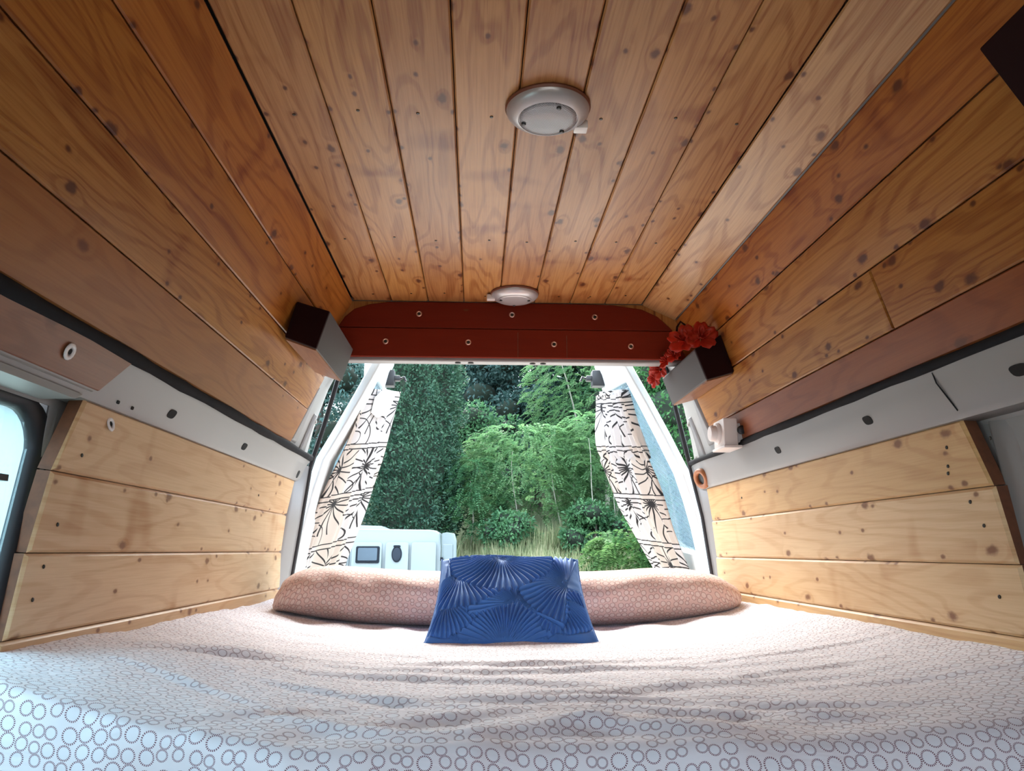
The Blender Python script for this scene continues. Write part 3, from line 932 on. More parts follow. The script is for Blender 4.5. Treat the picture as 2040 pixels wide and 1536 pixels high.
def bed_top(x, y):
    """height of the sheet over the mattress"""
    e = (x - .11) / .93
    z = -.272 + .078 * np.abs(e) ** 3.2
    z += .030 * np.exp(-(((x + .60) / .22) ** 2 + ((y - 1.62) / .30) ** 2))          # bunched corner by the left wall
    z -= .004 * np.exp(-(((x - .95) / .10) ** 2)) * np.clip((1.9 - y) / .6, 0, 1)
    # bolster's weight
    z -= .010 * np.exp(-(((y - 3.05) / .25) ** 2))
    # long shallow wrinkles pulled across the middle
    for (x0, y0, lx, ly, sl, h) in ((.10, 1.98, .42, .016, .05, .0075), (.16, 1.86, .46, .018, -.03, .0085), (-.02, 1.72, .34, .018, -.22, .0085), (.34, 1.60, .38, .022, .10, .0085),
                                    (.12, 1.50, .26, .020, .02, .011), (-.22, 1.52, .22, .018, -.45, .008), (.60, 1.70, .26, .014, .08, .006), (.72, 1.92, .26, .012, .03, .005),
                                    (-.30, 1.75, .24, .014, -.18, .006), (.40, 1.36, .16, .020, -.50, .010), (-.05, 1.34, .14, .022, .55, .010), (-.30, 1.34, .10, .02, .8, .007),
                                    (.24, 1.30, .12, .02, .3, .009), (.55, 1.40, .18, .016, -.35, .007), (-.50, 1.46, .20, .014, -.55, .006), (.80, 1.5, .2, .016, -.2, .005)):
        yy = y - y0 - sl * (x - x0) - .012 * np.sin(9 * x + y0 * 30)
        z += h * np.exp(-(((x - x0) / lx) ** 2)) * (np.exp(-(yy / ly) ** 2) - .55 * np.exp(-((yy + 1.6 * ly) / (1.2 * ly)) ** 2))
    # rucked folds along the front edge
    for (x0, y0, lx, ly, h) in ((.02, 1.235, .20, .028, .016), (.30, 1.245, .16, .030, .018), (-.22, 1.26, .12, .022, .010), (.52, 1.27, .13, .03, .012)):
        yy = y - y0 - .03 * np.sin(13 * x + 40 * y0)
        z += h * np.exp(-(((x - x0) / lx) ** 2)) * np.exp(-(yy / ly) ** 2)
    # the corner of the cloth turned up by the left wall
    z += .034 * np.clip((-.25 - x) / .5, 0, 1) ** .8 * np.exp(-((y - 1.20) / .16) ** 2)
    # the deep crease by the left wall
    yy = (y - 1.80) - .45 * (x + .58)
    z -= .022 * np.exp(-(((x + .56) / .13) ** 2) - (yy / .030) ** 2)
    z += .014 * np.exp(-(((x + .56) / .16) ** 2) - ((yy - .075) / .040) ** 2)
    # ripples along the foot of the bolster
    z += .006 * np.exp(-((y - 2.80) / .07) ** 2) * np.sin(34 * x + 2 * np.sin(5 * x))
    z += .0035 * vnoise(x * 6, y * 7, 3) + .0022 * vnoise(x * 14 + 5, y * 18, 4) + .0012 * vnoise(x * 34, y * 40, 5)
    return z


def edge_r(x):
    return np.interp(x, [-.80, -.45, -.1, .5, .9], [.014, .018, .045, .05, .10])


def front_y(x):
    return 1.135 + .065 * np.clip((-.25 - x) / .3, 0, 1) + .016 * np.sin(5 * x + .5) + .008 * np.sin(13 * x) + .055 * np.clip(np.abs(x - .05) - .55, 0, 1)


nx, ny = 250, 300
xs = np.linspace(-.834, 1.052, nx)
X = np.zeros((nx, ny)); Yg = np.zeros((nx, ny)); Z = np.zeros((nx, ny)); ARC = np.zeros((nx, ny))
for i, x in enumerate(xs):
    r0 = float(edge_r(x)); fy = float(front_y(x)) + r0
    # parameter along the cloth: rear -> front -> round the edge -> down the front
    L1 = 3.46 - fy; L2 = r0 * math.pi / 2; L3 = .42
    s = np.concatenate([np.linspace(0, L1, 230, endpoint=False), np.linspace(L1, L1 + L2, 14, endpoint=False), np.linspace(L1 + L2, L1 + L2 + L3, ny - 244)])
    y = np.where(s < L1, 3.46 - s, fy); zt = np.zeros(ny)
    a = np.clip((s - L1) / r0, 0, math.pi / 2)
    y = y - np.where(s >= L1, r0 * np.sin(a), 0)
    drop = np.where(s >= L1, r0 * (1 - np.cos(a)), 0) + np.clip(s - L1 - L2, 0, 9)
    zt = bed_top(np.full(ny, x), np.maximum(y, fy)) - drop
    hang = np.clip((s - L1 - L2) / .1, 0, 1)
    y = y + hang * (.012 * np.sin(11 * x + .8 * np.sin(4 * x)) + .006 * np.sin(27 * x) - .010) * 1.0
    X[i], Yg[i], Z[i], ARC[i] = x, y, zt, s
UV = np.stack([X, ARC], -1)
sheet_o = mesh_obj('bed_sheet', np.stack([X, Yg, Z], -1).reshape(-1, 3), grid_np(nx, ny), M_SHEET, None, True, uvs=UV.reshape(-1, 2))
md = sheet_o.modifiers.new('thickness', 'SOLIDIFY'); md.thickness = .003; md.offset = -1
tag(sheet_o, 'white bed sheet printed with dotted circles covering the mattress', 'bed sheet')


# long bolster against the open rear doors
def bolster():
    nu, nv = 150, 72
    V = np.zeros((nu, nv, 3)); UVb = np.zeros((nu, nv, 2))
    x0, x1 = -.745, 1.01
    for i, s in enumerate(np.linspace(0, 1, nu)):
        e = 2 * s - 1
        k = (1 - abs(e) ** 9) ** .36 if abs(e) < 1 else 0.0
        k = max(k, .02)
        taper = 1.0 - .22 * max(0, (s - .80) / .20) ** 1.6 - .06 * max(0, (.12 - s) / .12)
        x = x0 + (x1 - x0) * s
        base = -.278 + .078 * abs((x - .11) / .93) ** 3.2
        th = np.linspace(0, 2 * math.pi, nv, endpoint=False)
        ry, rz = .215 * (.55 + .45 * k), .103
        cy_, sy_ = np.cos(th), np.sin(th)
        yy = np.sign(cy_) * np.abs(cy_) ** .80 * ry
        zz = np.sign(sy_) * np.abs(sy_) ** .78 * rz
        zz = np.where(zz < 0, zz * .98, zz) * k * taper
        # creases running up from the foot of the roll
        front = np.clip(-cy_, 0, 1)
        cr_ = .008 * np.sin(26 * s * 2 + 5 * (zz / rz) + 3 * np.sin(7 * s)) * front * np.exp(-((s - .22) / .20) ** 2)
        cr_ = cr_ + .007 * np.sin(40 * s - 5 * (zz / rz)) * front * np.exp(-((s - .78) / .16) ** 2)
        cr_ = cr_ + .004 * vnoise(np.full(nv, s * 22), zz * 18 + 3, 8)
        top_sag = -.012 * math.sin(math.pi * min(1, max(0, (s - .1) / .8))) * .6
        V[i, :, 0] = x + (.014 * sy_ if abs(e) > .97 else 0)
        V[i, :, 1] = 3.085 + yy - cr_ + .02 * e * e
        V[i, :, 2] = base + rz * .98 * max(k * taper, .25) + zz + top_sag * (zz > 0) - .02 * max(0, (s - .5)) 
        UVb[i, :, 0] = x
        UVb[i, :, 1] = np.concatenate([[0], np.cumsum(np.hypot(np.diff(yy), np.diff(zz)))])
    F = []
    for i in range(nu - 1):
        for j in range(nv):
            F.append((i * nv + j, (i + 1) * nv + j, (i + 1) * nv + (j + 1) % nv, i * nv + (j + 1) % nv))
    F.append(tuple(range(nv))); F.append(tuple((nu - 1) * nv + j for j in range(nv))[::-1])
    o = mesh_obj('bolster_pillow', V.reshape(-1, 3), F, M_BOLST, None, True, uvs=UVb.reshape(-1, 2))
    tag(o, 'long bolster pillow printed with circles along the bed head, its pink painted-in warm light', 'pillow')
    return o


bolster()


# quilted blue velvet cushion leaning on the bolster
def cushion_material():
    g = G('blue_velvet')
    n = g.noise(g.coord('Object'), 7.0, 4.0)
    g.set(Base_Color=g.mix(n, (.060, .175, .52), (.09, .235, .62)), Roughness=.62)
    g.b.inputs['Sheen Weight'].default_value = .30
    g.b.inputs['Sheen Roughness'].default_value = .45
    g.b.inputs['Sheen Tint'].default_value = (.45, .68, 1.0, 1)
    g.b.inputs['Specular IOR Level'].default_value = .25
    return g.m


def cushion():
    M_VEL = cushion_material()
    nu, nv = 300, 240
    W, Hh = .50, .40
    fans = [(-.03, .155, -90, 100, .185), (-.03, .085, -95, 75, .10), (-.165, .07, -100, 70, .17), (.185, .02, 165, 95, .17), (.02, -.085, 80, 115, .155), (.15, -.06, -70, 60, .12),
            (-.20, -.06, -60, 60, .12), (.10, .20, -40, 50, .12), (.235, -.14, 130, 70, .14), (-.09, -.10, 150, 55, .15), (.05, .20, 200, 50, .2), (-.22, .19, -30, 60, .14), (-.02, -.205, 90, 80, .14), (.13, -.205, 100, 60, .12), (-.15, -.205, 80, 60, .12)]
    s = np.linspace(-1, 1, nu); t = np.linspace(-1, 1, nv)
    S, T = np.meshgrid(s, t, indexing='ij')
    # pinched-in sides between the four corners
    px = S * W / 2 * (1 - .055 * (1 - np.abs(T) ** 2)); py = T * Hh / 2 * (1 - .045 * (1 - np.abs(S) ** 2))
    thick = .062 * ((1 - np.abs(S) ** 3.0) * (1 - np.abs(T) ** 3.0)) ** .5
    rib = np.zeros_like(S); done = np.zeros(S.shape, bool)
    for (cx, cy, ang, spread_, R) in fans:
        dx, dy = px - cx, py - cy
        r = np.hypot(dx, dy); a = np.degrees(np.arctan2(dy, dx))
        da = (a - ang + 180) % 360 - 180
        m = (np.abs(da) < spread_) & (r < R) & ~done
        kk = np.sin(np.radians(da * 52 + 25 * np.sin(r * 40)))
        rib = np.where(m, (.0026 + .0036 * np.clip(r / .09, 0, 1)) * kk, rib)
        edge = np.exp(-((r - R) / .004) ** 2) * (np.abs(da) < spread_) * .007
        rib = np.where(~done, rib - edge, rib)
        done |= m
    rib = np.where(done, rib, rib + .0025 * vnoise(S * 9, T * 9, 2))
    lump = .009 * vnoise(S * 3 + 4, T * 3, 9)
    fade = np.clip((1 - np.maximum(np.abs(S), np.abs(T))) / .06, 0, 1)
    h = thick + (rib + lump) * fade
    # cushion frame: bottom edge on the bed, back on the bolster
    ex = np.array([.999, -.02, 0.0]); 
    tilt = math.radians(36)
    ey = np.array([0.02, math.cos(tilt), math.sin(tilt)]) * 1.05; ez = np.cross(ex, ey)
    c = np.array([.116, 2.575, -.156])
    # the bottom spreads wider and sags
    wide = 1 + .055 * (-T) 
    def surf(sign, hh):
        loc = px[..., None] * wide[..., None] * ex + py[..., None] * ey + (sign * hh)[..., None] * ez
        return c + loc
    top = surf(1, h); bot = surf(-1, thick * .55)
    def drape(P):
        P = P.copy()
        zmin = bed_top(P[..., 0], P[..., 1]) - .001
        P[..., 2] = np.maximum(P[..., 2], zmin)
        return P
    top, bot = drape(top), drape(bot)
    F = grid_np(nu, nv)
    V = np.concatenate([top.reshape(-1, 3), bot.reshape(-1, 3)])
    FF = np.concatenate([F, F[:, ::-1] + nu * nv])
    o = mesh_obj('cushion', V, FF, M_VEL, None, True)
    tag(o, 'quilted blue velvet cushion with fan stitching leaning on the bolster', 'cushion')
    # piped seam round the edge
    idx = [(i, 0) for i in range(0, nu, 6)] + [(nu - 1, j) for j in range(0, nv, 6)] + [(i, nv - 1) for i in range(nu - 1, -1, -6)] + [(0, j) for j in range(nv - 1, -1, -6)]
    pts = [tuple(top[i, j]) for i, j in idx]
    keep = [pts[0]]
    for p in pts[1:]:
        if np.linalg.norm(np.array(p) - np.array(keep[-1])) > .004: keep.append(p)
    v, f = tube(keep[:-1], .0035, 6, closed=True)
    mesh_obj('seam', v, f, M_VEL, o, True)
    # zip pull at the side
    p = top[nu - 1, int(nv * .72)]
    v, f = box(p[0] - .001, p[0] + .002, p[1] - .004, p[1] + .002, p[2] - .022, p[2] + .004, .0008, 1)
    mesh_obj('zip_pull', v, f, M_BLACK, o)


cushion()

# ------------------------------------------------------------------ ceiling lights
def lens_material():
    g = G('ribbed_lens')
    x, y, z = g.xyz(g.coord('Object'))
    a = g.m2('SINE', g.m2('MULTIPLY', x, 1100.0)); b = g.m2('SINE', g.m2('MULTIPLY', y, 1100.0))
    h = g.m2('MULTIPLY', a, b)
    g.set(Base_Color=g.mix(g.step(h, -.6, .6), (.24, .23, .25), (.36, .345, .36)), Roughness=.22)
    g.b.inputs['Coat Weight'].default_value = .3
    g.bump(h, .35, .002)
    return g.m


M_LENS = lens_material()


def ceiling_light(label, x, y, R, sw, plain_lens=False):
    t = empty('ceiling_light', (x, y, 1.0))
    tag(t, label, 'ceiling light', 'round lights on the board ceiling')
    k = R / .098
    v, f = lathe([(.097 * k, 0), (.0985 * k, .004), (.096 * k, .009), (.080 * k, .011)], (x, y, 1.0), (0, 0, -1), 56)
    shade_auto(mesh_obj('base_ring', v, f, M_BROWNRIM, t))
    v, f = lathe([(.0955 * k, .008), (.0945 * k, .014), (.088 * k, .021), (.079 * k, .027), (.071 * k, .0305), (.069 * k, .031), (.0675 * k, .0285), (.05 * k, .0285)], (x, y, 1.0), (0, 0, -1), 56)
    shade_auto(mesh_obj('bezel', v, f, M_BEZEL, t), 50)
    v, f = lathe([(.067 * k, .027), (.066 * k, .0315), (.055 * k, .034), (.03 * k, .0355), (.004 * k, .036)], (x, y, 1.0), (0, 0, -1), 48)
    mesh_obj('lens', v, f, M_BEZEL if plain_lens else M_LENS, t, True)
    for a in (-70, 165, 50) if not plain_lens else (190, 350, 90):
        cx, cy = x + .057 * k * math.cos(math.radians(a)), y + .057 * k * math.sin(math.radians(a))
        v, f = lathe([(.0055, .031), (.0055, .0365), (.002, .0372)], (cx, cy, 1.0), (0, 0, -1), 12)
        mesh_obj('lens_screw', v, f, M_BLACK, t, True)
    a = math.radians(sw)
    cx, cy = x + .097 * k * math.cos(a), y + .097 * k * math.sin(a)
    v, f = box(cx - .016, cx + .016, cy - .014, cy + .014, 1 - .027, 1 - .006, .003)
    shade_auto(mesh_obj('switch', v, f, M_WHITEPL, t))


ceiling_light('larger-looking round light with ribbed lens and three screws, near the camera', .157, 1.592, .098, 32)
ceiling_light('small round light with plain lens just in front of the red-brown header', .146, 2.90, .096, 172, True)


# ------------------------------------------------------------------ wall boxes
def wall_box(label, A, B, C, D, y0, y1, inner_mat, bev=.004):
    """box with cross-section A (wall top), B (inner top), C (inner bottom), D (wall bottom), from y0 to y1"""
    t = empty('wall_box', ((A[0] + C[0]) / 2, (y0 + y1) / 2, min(C[1], D[1])))
    tag(t, label, 'wall box', 'boxes fixed high on the van walls')
    cen = ((A[0] + B[0] + C[0] + D[0]) / 4, (A[1] + B[1] + C[1] + D[1]) / 4)
    v, f = prism([(x, y0 + .004, z) for x, z in (A, B, C, D)], [(x, y1, z) for x, z in (A, B, C, D)], bev, 3)
    shade_auto(mesh_obj('body', v, f, inner_mat, t))
    sh = lambda p, k: (cen[0] + (p[0] - cen[0]) * k, cen[1] + (p[1] - cen[1]) * k)
    q = [sh(p, .975) for p in (A, B, C, D)]
    v, f = prism([(x, y0 - .004, z) for x, z in q], [(x, y0 + .008, z) for x, z in q], .002, 1)
    mesh_obj('front_panel', v, f, M_DARKBOX, t)
    # wooden underside
    nx_, nz_ = (D[1] - C[1]), -(D[0] - C[0]); ln = math.hypot(nx_, nz_); nx_, nz_ = nx_ / ln, nz_ / ln
    if nz_ > 0: nx_, nz_ = -nx_, -nz_
    c1, d1 = sh(C, .94), sh(D, .94)
    o_ = lambda p, k: (p[0] + nx_ * k, p[1] + nz_ * k)
    k0 = .94 * 0 + .0085
    q1, q2 = o_(c1, 0.0), o_(d1, 0.0)
    v, f = prism([(q1[0], y0 + .012, q1[1]), (q2[0], y0 + .012, q2[1]), (q2[0], y1 - .01, q2[1]), (q1[0], y1 - .01, q1[1])],
                 [(o_(q1, k0)[0], y0 + .012, o_(q1, k0)[1]), (o_(q2, k0)[0], y0 + .012, o_(q2, k0)[1]), (o_(q2, k0)[0], y1 - .01, o_(q2, k0)[1]), (o_(q1, k0)[0], y1 - .01, o_(q1, k0)[1])])
    mesh_obj('wooden_underside', v, f, M_PLY, t, color=(.26, .105, .04))
    return t


wall_box('grey box with dark front panel on the left wall beside the header', (-.608, .821), (-.496, .788), (-.535, .656), (-.642, .695), 2.50, 3.00, M_GREYBOX)
wall_box('grey box with dark front panel on the right wall, hung with red flowers', (.898, .782), (.797, .726), (.838, .609), (.941, .639), 2.70, 3.20, M_GREYBOX, .008)
wall_box('box with shade put into its dark brown colour, cut off by the top right corner of the picture', (.875, .832), (.802, .790), (.882, .652), (.938, .680), .55, 1.06, M_DARKBOX)  # inward face gets no window light; that shade is in the body colour


# ------------------------------------------------------------------ red flower garland on the right box
def petal_material():
    g = G('red_petal')
    n = g.noise(g.coord('Object'), 40.0, 3.0)
    c = g.mix(n, (.42, .018, .010), (.72, .07, .035))
    g.set(Base_Color=c, Roughness=.35)
    tl = g.n('ShaderNodeBsdfTranslucent'); g.t.links.new(c, tl.inputs[0])
    mx = g.n('ShaderNodeMixShader'); mx.inputs[0].default_value = .4
    g.t.links.new(g.b.outputs[0], mx.inputs[1]); g.t.links.new(tl.outputs[0], mx.inputs[2]); g.t.links.new(mx.outputs[0], g.out.inputs[0])
    return g.m


M_PETAL = petal_material()
gar = empty('flower_garland', (.80, 2.72, .74)); tag(gar, 'string of crumpled red flowers draped over the right grey box', 'garland')


def flower(c, axis, R, seed):
    r_ = random.Random(seed)
    ax = Vector(axis).normalized(); e1 = ax.orthogonal().normalized(); e2 = ax.cross(e1); c = Vector(c)
    parts = []
    for ring_, (npet, op, ln) in enumerate(((5, .95, 1.0), (4, .5, .8), (3, .2, .55))):
        for k in range(npet):
            a0 = 2 * math.pi * (k + .3 * ring_ + r_.uniform(-.1, .1)) / npet
            V, F = [], []
            nu_, nv_ = 7, 6
            for i in range(nu_):
                for j in range(nv_):
                    u = (i / (nu_ - 1) - .5) * 2; t = j / (nv_ - 1)
                    w = math.sin(math.pi * min(1, .12 + .75 * t)) * 1.05
                    ang = a0 + u * w * .75
                    rad = R * ln * (op * t + .12 * t * t) + .002
                    hgt = R * ln * ((1.15 - op) * t + .35 * t * t - .25 * op * t ** 3) + .10 * R * math.sin(5 * u + seed + k) * t
                    V.append(c + (e1 * math.cos(ang) + e2 * math.sin(ang)) * rad + ax * hgt)
            parts.append((V, grid_faces(nu_, nv_)))
    o = mesh_obj('flower', *join(*parts), M_PETAL, gar, True)
    md = o.modifiers.new('thickness', 'SOLIDIFY'); md.thickness = .0012
    return o


for i, (c, ax, R) in enumerate((((.772, 2.735, .765), (-.5, -.75, .35), .056), ((.826, 2.715, .770), (-.1, -.8, .35), .058), ((.790, 2.93, .765), (-.7, -.5, .3), .038),
                                ((.770, 2.99, .752), (-.8, -.3, .3), .034), ((.766, 3.10, .745), (-.7, -.5, -.2), .042), ((.757, 3.15, .715), (-.8, -.4, -.2), .036))):
    flower(c, ax, R, i)
v, f = tube([(.748, 2.76, .79), (.752, 2.755, .825), (.765, 2.75, .845), (.780, 2.75, .832), (.788, 2.75, .795)], .004, 6); mesh_obj('cord', v, f, M_DARKBOX, gar, True)
v, f = tube([(.825, 2.74, .80), (.845, 2.745, .825), (.872, 2.75, .826), (.888, 2.76, .80)], .0035, 6); mesh_obj('cord', v, f, M_DARKBOX, gar, True)
v, f = tube([(.772, 2.76, .765), (.788, 2.85, .770), (.776, 2.95, .760), (.772, 3.05, .75), (.760, 3.16, .722), (.752, 3.19, .70)], .003, 6); mesh_obj('cord', v, f, M_DARKBOX, gar, True)

# ------------------------------------------------------------------ white switch box on the right wall
so = empty('switch_box', (.94, 2.79, .372)); tag(so, 'white plastic switch box with a round knob above the right rail', 'switch')
v, f = box(.905, .957, 2.745, 2.87, .375, .478, .006, 3); shade_auto(mesh_obj('housing', v, f, M_WHITEPL, so))
v, f = box(.900, .968, 2.735, 2.88, .366, .376, .003, 2); shade_auto(mesh_obj('foot', v, f, M_WHITEPL, so))
v, f = lathe([(.040, 0), (.040, .006), (.034, .012), (.030, .012), (.029, .030), (.026, .034), (.004, .034)], (.905, 2.81, .428), (-1, 0, 0), 32)
shade_auto(mesh_obj('knob', v, f, M_WHITEPL, so), 30)
v, f = lathe([(.016, 0), (.016, .010), (.012, .012), (.002, .012)], (.968, 2.742, .432), (0, -1, 0), 16); mesh_obj('cable_gland', v, f, M_BLACK, so, True)
v, f = box(.956, .985, 2.76, 2.85, .39, .46); mesh_obj('back_plate', v, f, M_WHITEPL, so)

# ------------------------------------------------------------------ outside: ground, bank and hill
def terrain(x, y):
    base = -2.05
    bank = np.interp(y, [12, 19.0, 22, 28, 40, 60, 90], [0, 1.75, 2.35, 3.4, 6.0, 11, 18])
    yard = np.clip((x + .9) / 1.6, 0, 1)             # the yard with the camper van stays level further back
    bank2 = np.interp(y, [18.2, 20.5, 24, 30, 40, 60, 90], [0, 1.85, 2.6, 3.6, 6.0, 11, 18])
    yard = yard * yard * (3 - 2 * yard)
    return base + bank * yard + bank2 * (1 - yard)


def ground_material():
    g = G('gravel_and_litter')
    p = g.coord('Object')
    x, y, z = g.xyz(p)
    n = g.noise(p, 2.0, 6.0, .6); n2 = g.noise(p, 14.0, 4.0)
    gravel = g.mix(n2, (.34, .32, .28), (.46, .43, .38))
    litter = g.mix(n, (.035, .055, .020), (.09, .10, .04))
    g.set(Base_Color=g.mix(g.step(g.xyz(g.n('ShaderNodeNewGeometry').outputs['Position'])[1], 13.0, 18.0), gravel, litter), Roughness=.95)
    return g.m


gx, gy = np.concatenate([np.linspace(-60, -12, 10), np.linspace(-11, 16, 55), np.linspace(18, 60, 10)]), np.concatenate([np.linspace(-40, 10, 8), np.linspace(11, 45, 60), np.linspace(48, 90, 12)])
GX, GY = np.meshgrid(gx, gy, indexing='ij')
GZ = terrain(GX, GY) + .10 * vnoise(GX * .6, GY * .6, 1) * (GY > 14)
gr = mesh_obj('ground', np.stack([GX, GY, GZ], -1).reshape(-1, 3), grid_np(len(gx), len(gy)), ground_material(), None, True)
tag(gr, 'gravel yard and overgrown bank rising behind the van', kind='structure')


# ------------------------------------------------------------------ trees
def leaf_material(name, a, b, trans=.35, rough=.55):
    g = G(name)
    ge = g.n('ShaderNodeNewGeometry')
    r = ge.outputs['Random Per Island']
    n = g.noise(ge.outputs['Position'], 1.7, 2.0)      # whole sprays differ in tone
    r = g.m2('ADD', g.m2('MULTIPLY', r, .6), g.m2('MULTIPLY', g.m2('SUBTRACT', n, .5), 1.4), clamp=False)
    r = g.m2('ADD', r, .2, clamp=True)
    c = g.mix(r, a, b)
    g.set(Base_Color=c, Roughness=rough)
    g.b.inputs['Specular IOR Level'].default_value = .3
    tl = g.n('ShaderNodeBsdfTranslucent'); g.t.links.new(c, tl.inputs[0])
    mx = g.n('ShaderNodeMixShader'); mx.inputs[0].default_value = trans
    g.t.links.new(g.b.outputs[0], mx.inputs[1]); g.t.links.new(tl.outputs[0], mx.inputs[2]); g.t.links.new(mx.outputs[0], g.out.inputs[0])
    return g.m


ML_CYP = leaf_material('cypress_leaf', (.014, .055, .036), (.070, .155, .090), .2)
ML_BLUEHAZE = leaf_material('hazy_cedar_leaf', (.028, .085, .080), (.090, .18, .16), .3)  # distance haze put into the leaf colour as blue-green
ML_DARK = leaf_material('hazy_pine_leaf', (.022, .065, .064), (.070, .135, .115), .3)  # far pines: bluish haze mixed into the leaf colour
ML_LIGHT = leaf_material('light_robinia_leaf', (.070, .19, .085), (.21, .38, .165), .5)
ML_MID = leaf_material('mid_green_leaf', (.040, .135, .066), (.12, .27, .115), .45)
ML_HEDGE = leaf_material('hedge_leaf', (.020, .090, .030), (.085, .23, .070), .4)
ML_SUMAC = leaf_material('sumac_leaf', (.055, .15, .05), (.17, .29, .10), .45)
ML_GRASS = leaf_material('dry_grass_blade', (.14, .22, .09), (.50, .48, .30), .45, .8)
M_BARK = plain('pale_bark', (.30, .29, .24), .9, var=.3, nscale=9)
M_BARKD = plain('dark_bark', (.07, .055, .045), .9, var=.4, nscale=9)


def unit(v):
    return v / np.maximum(1e-9, np.linalg.norm(v, axis=-1, keepdims=True))


def leaves(P, D, L, W, Nrm=None):
    """diamond leaves at P pointing along D (n,3), length L, width W"""
    n = len(P)
    if Nrm is None: Nrm = unit(rng.normal(size=(n, 3)) + np.array([0, 0, .8]))
    B = unit(np.cross(D, Nrm)); L = np.broadcast_to(L, n)[:, None]; W = np.broadcast_to(W, n)[:, None]
    cup = np.cross(B, D) * W * .35
    V = np.stack([P, P + D * L * .5 + B * W * .5 + cup, P + D * L, P + D * L * .5 - B * W * .5 + cup], 1).reshape(-1, 3)
    F = np.arange(4 * n).reshape(n, 4)
    return V, F


def tree_obj(name, label, cat, loc, V, F, mat, trunk=None, bark=None, group=None):
    t = empty(name, loc); tag(t, label, cat, group)
    o = mesh_obj('foliage', V, F, mat, t); o['kind'] = 'stuff'
    if trunk:
        for v, f in trunk:
            mesh_obj('trunk', v, f, bark, t, True)
    return t


def trunk_line(p0, p1, r0_, r1_, wob=.05, n=8):
    P = []; R = []
    for k in range(n):
        t = k / (n - 1)
        p = np.array(p0) * (1 - t) + np.array(p1) * t
        p[:2] += wob * np.array([math.sin(5 * t + p0[0]), math.cos(4 * t + p0[1])]) * t
        P.append(tuple(p)); R.append(r0_ * (1 - t) + r1_ * t)
    return tube(P, R, 7)


def cypress(label, x, y, h, R, n):
    z0 = float(terrain(np.array(x), np.array(y)))
    t = rng.random(n) ** .9
    prof = np.interp(t, [0, .05, .2, .55, .85, 1], [.75, .95, 1.0, .92, .55, .05])
    a = rng.random(n) * 2 * math.pi
    lump = 1 + .17 * vnoise(a * 2.6 + 9, t * 15, 11) + .17 * vnoise(a * 6, t * 36, 12)
    rr_ = R * prof * lump * (1 - .22 * rng.random(n) ** 2)
    P = np.stack([x + rr_ * np.cos(a), y + rr_ * np.sin(a), z0 + .25 + t * h], 1)
    out = np.stack([np.cos(a), np.sin(a), np.zeros(n)], 1)
    D = unit(out * .9 + np.array([0, 0, .45]) + rng.normal(size=(n, 3)) * .75)
    V, F = leaves(P, D, rng.uniform(.07, .15, n), rng.uniform(.03, .06, n), unit(out + rng.normal(size=(n, 3)) * .5))
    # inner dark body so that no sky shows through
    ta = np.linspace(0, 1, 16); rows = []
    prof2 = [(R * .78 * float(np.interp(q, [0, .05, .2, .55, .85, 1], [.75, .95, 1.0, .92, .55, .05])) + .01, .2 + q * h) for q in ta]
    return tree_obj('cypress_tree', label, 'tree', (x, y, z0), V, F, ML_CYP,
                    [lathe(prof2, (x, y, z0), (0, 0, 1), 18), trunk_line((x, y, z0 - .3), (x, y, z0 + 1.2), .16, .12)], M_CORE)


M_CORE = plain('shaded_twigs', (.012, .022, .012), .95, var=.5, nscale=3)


def blob_tree(name, label, x, y, h, R, zlow, n, mat, leaf=(.10, .20), bark=None, cat='tree', nb=26, group='trees on the bank', core=.58, squash=.8):
    z0 = float(terrain(np.array(x), np.array(y)))
    C = []; 
    for k in range(nb):
        t = rng.random()
        w = R * (.35 + .65 * math.sin(math.pi * (.15 + .75 * t)))
        a = rng.random() * 2 * math.pi; q = math.sqrt(rng.random()) * w * .8
        C.append((x + q * math.cos(a), y + q * math.sin(a) * .8, z0 + zlow + t * (h - zlow), R * rng.uniform(.28, .46)))
    C = np.array(C)
    pick = rng.integers(0, nb, n)
    d = unit(rng.normal(size=(n, 3)))
    rad = C[pick, 3] * (1 - .30 * rng.random(n) ** 1.5)
    P = C[pick, :3] + d * rad[:, None] * np.array([1, 1, squash])
    D = unit(d * .6 + rng.normal(size=(n, 3)) * .7 + np.array([0, 0, -.15]))
    L = rng.uniform(*leaf, n)
    V, F = leaves(P, D, L, L * rng.uniform(.38, .6, n), unit(d + rng.normal(size=(n, 3)) * .45 + np.array([0, 0, .5])))
    tr = [trunk_line((x, y, z0 - .3), (x, y, z0 + h * .7), R * .07, R * .03)]
    t = tree_obj(name, label, cat, (x, y, z0), V, F, mat, tr, bark or M_BARKD, group)
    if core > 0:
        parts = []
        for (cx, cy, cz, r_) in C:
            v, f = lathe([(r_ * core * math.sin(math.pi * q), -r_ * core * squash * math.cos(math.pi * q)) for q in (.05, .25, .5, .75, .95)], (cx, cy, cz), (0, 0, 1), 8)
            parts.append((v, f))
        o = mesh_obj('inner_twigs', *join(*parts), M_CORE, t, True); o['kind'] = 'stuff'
    return t


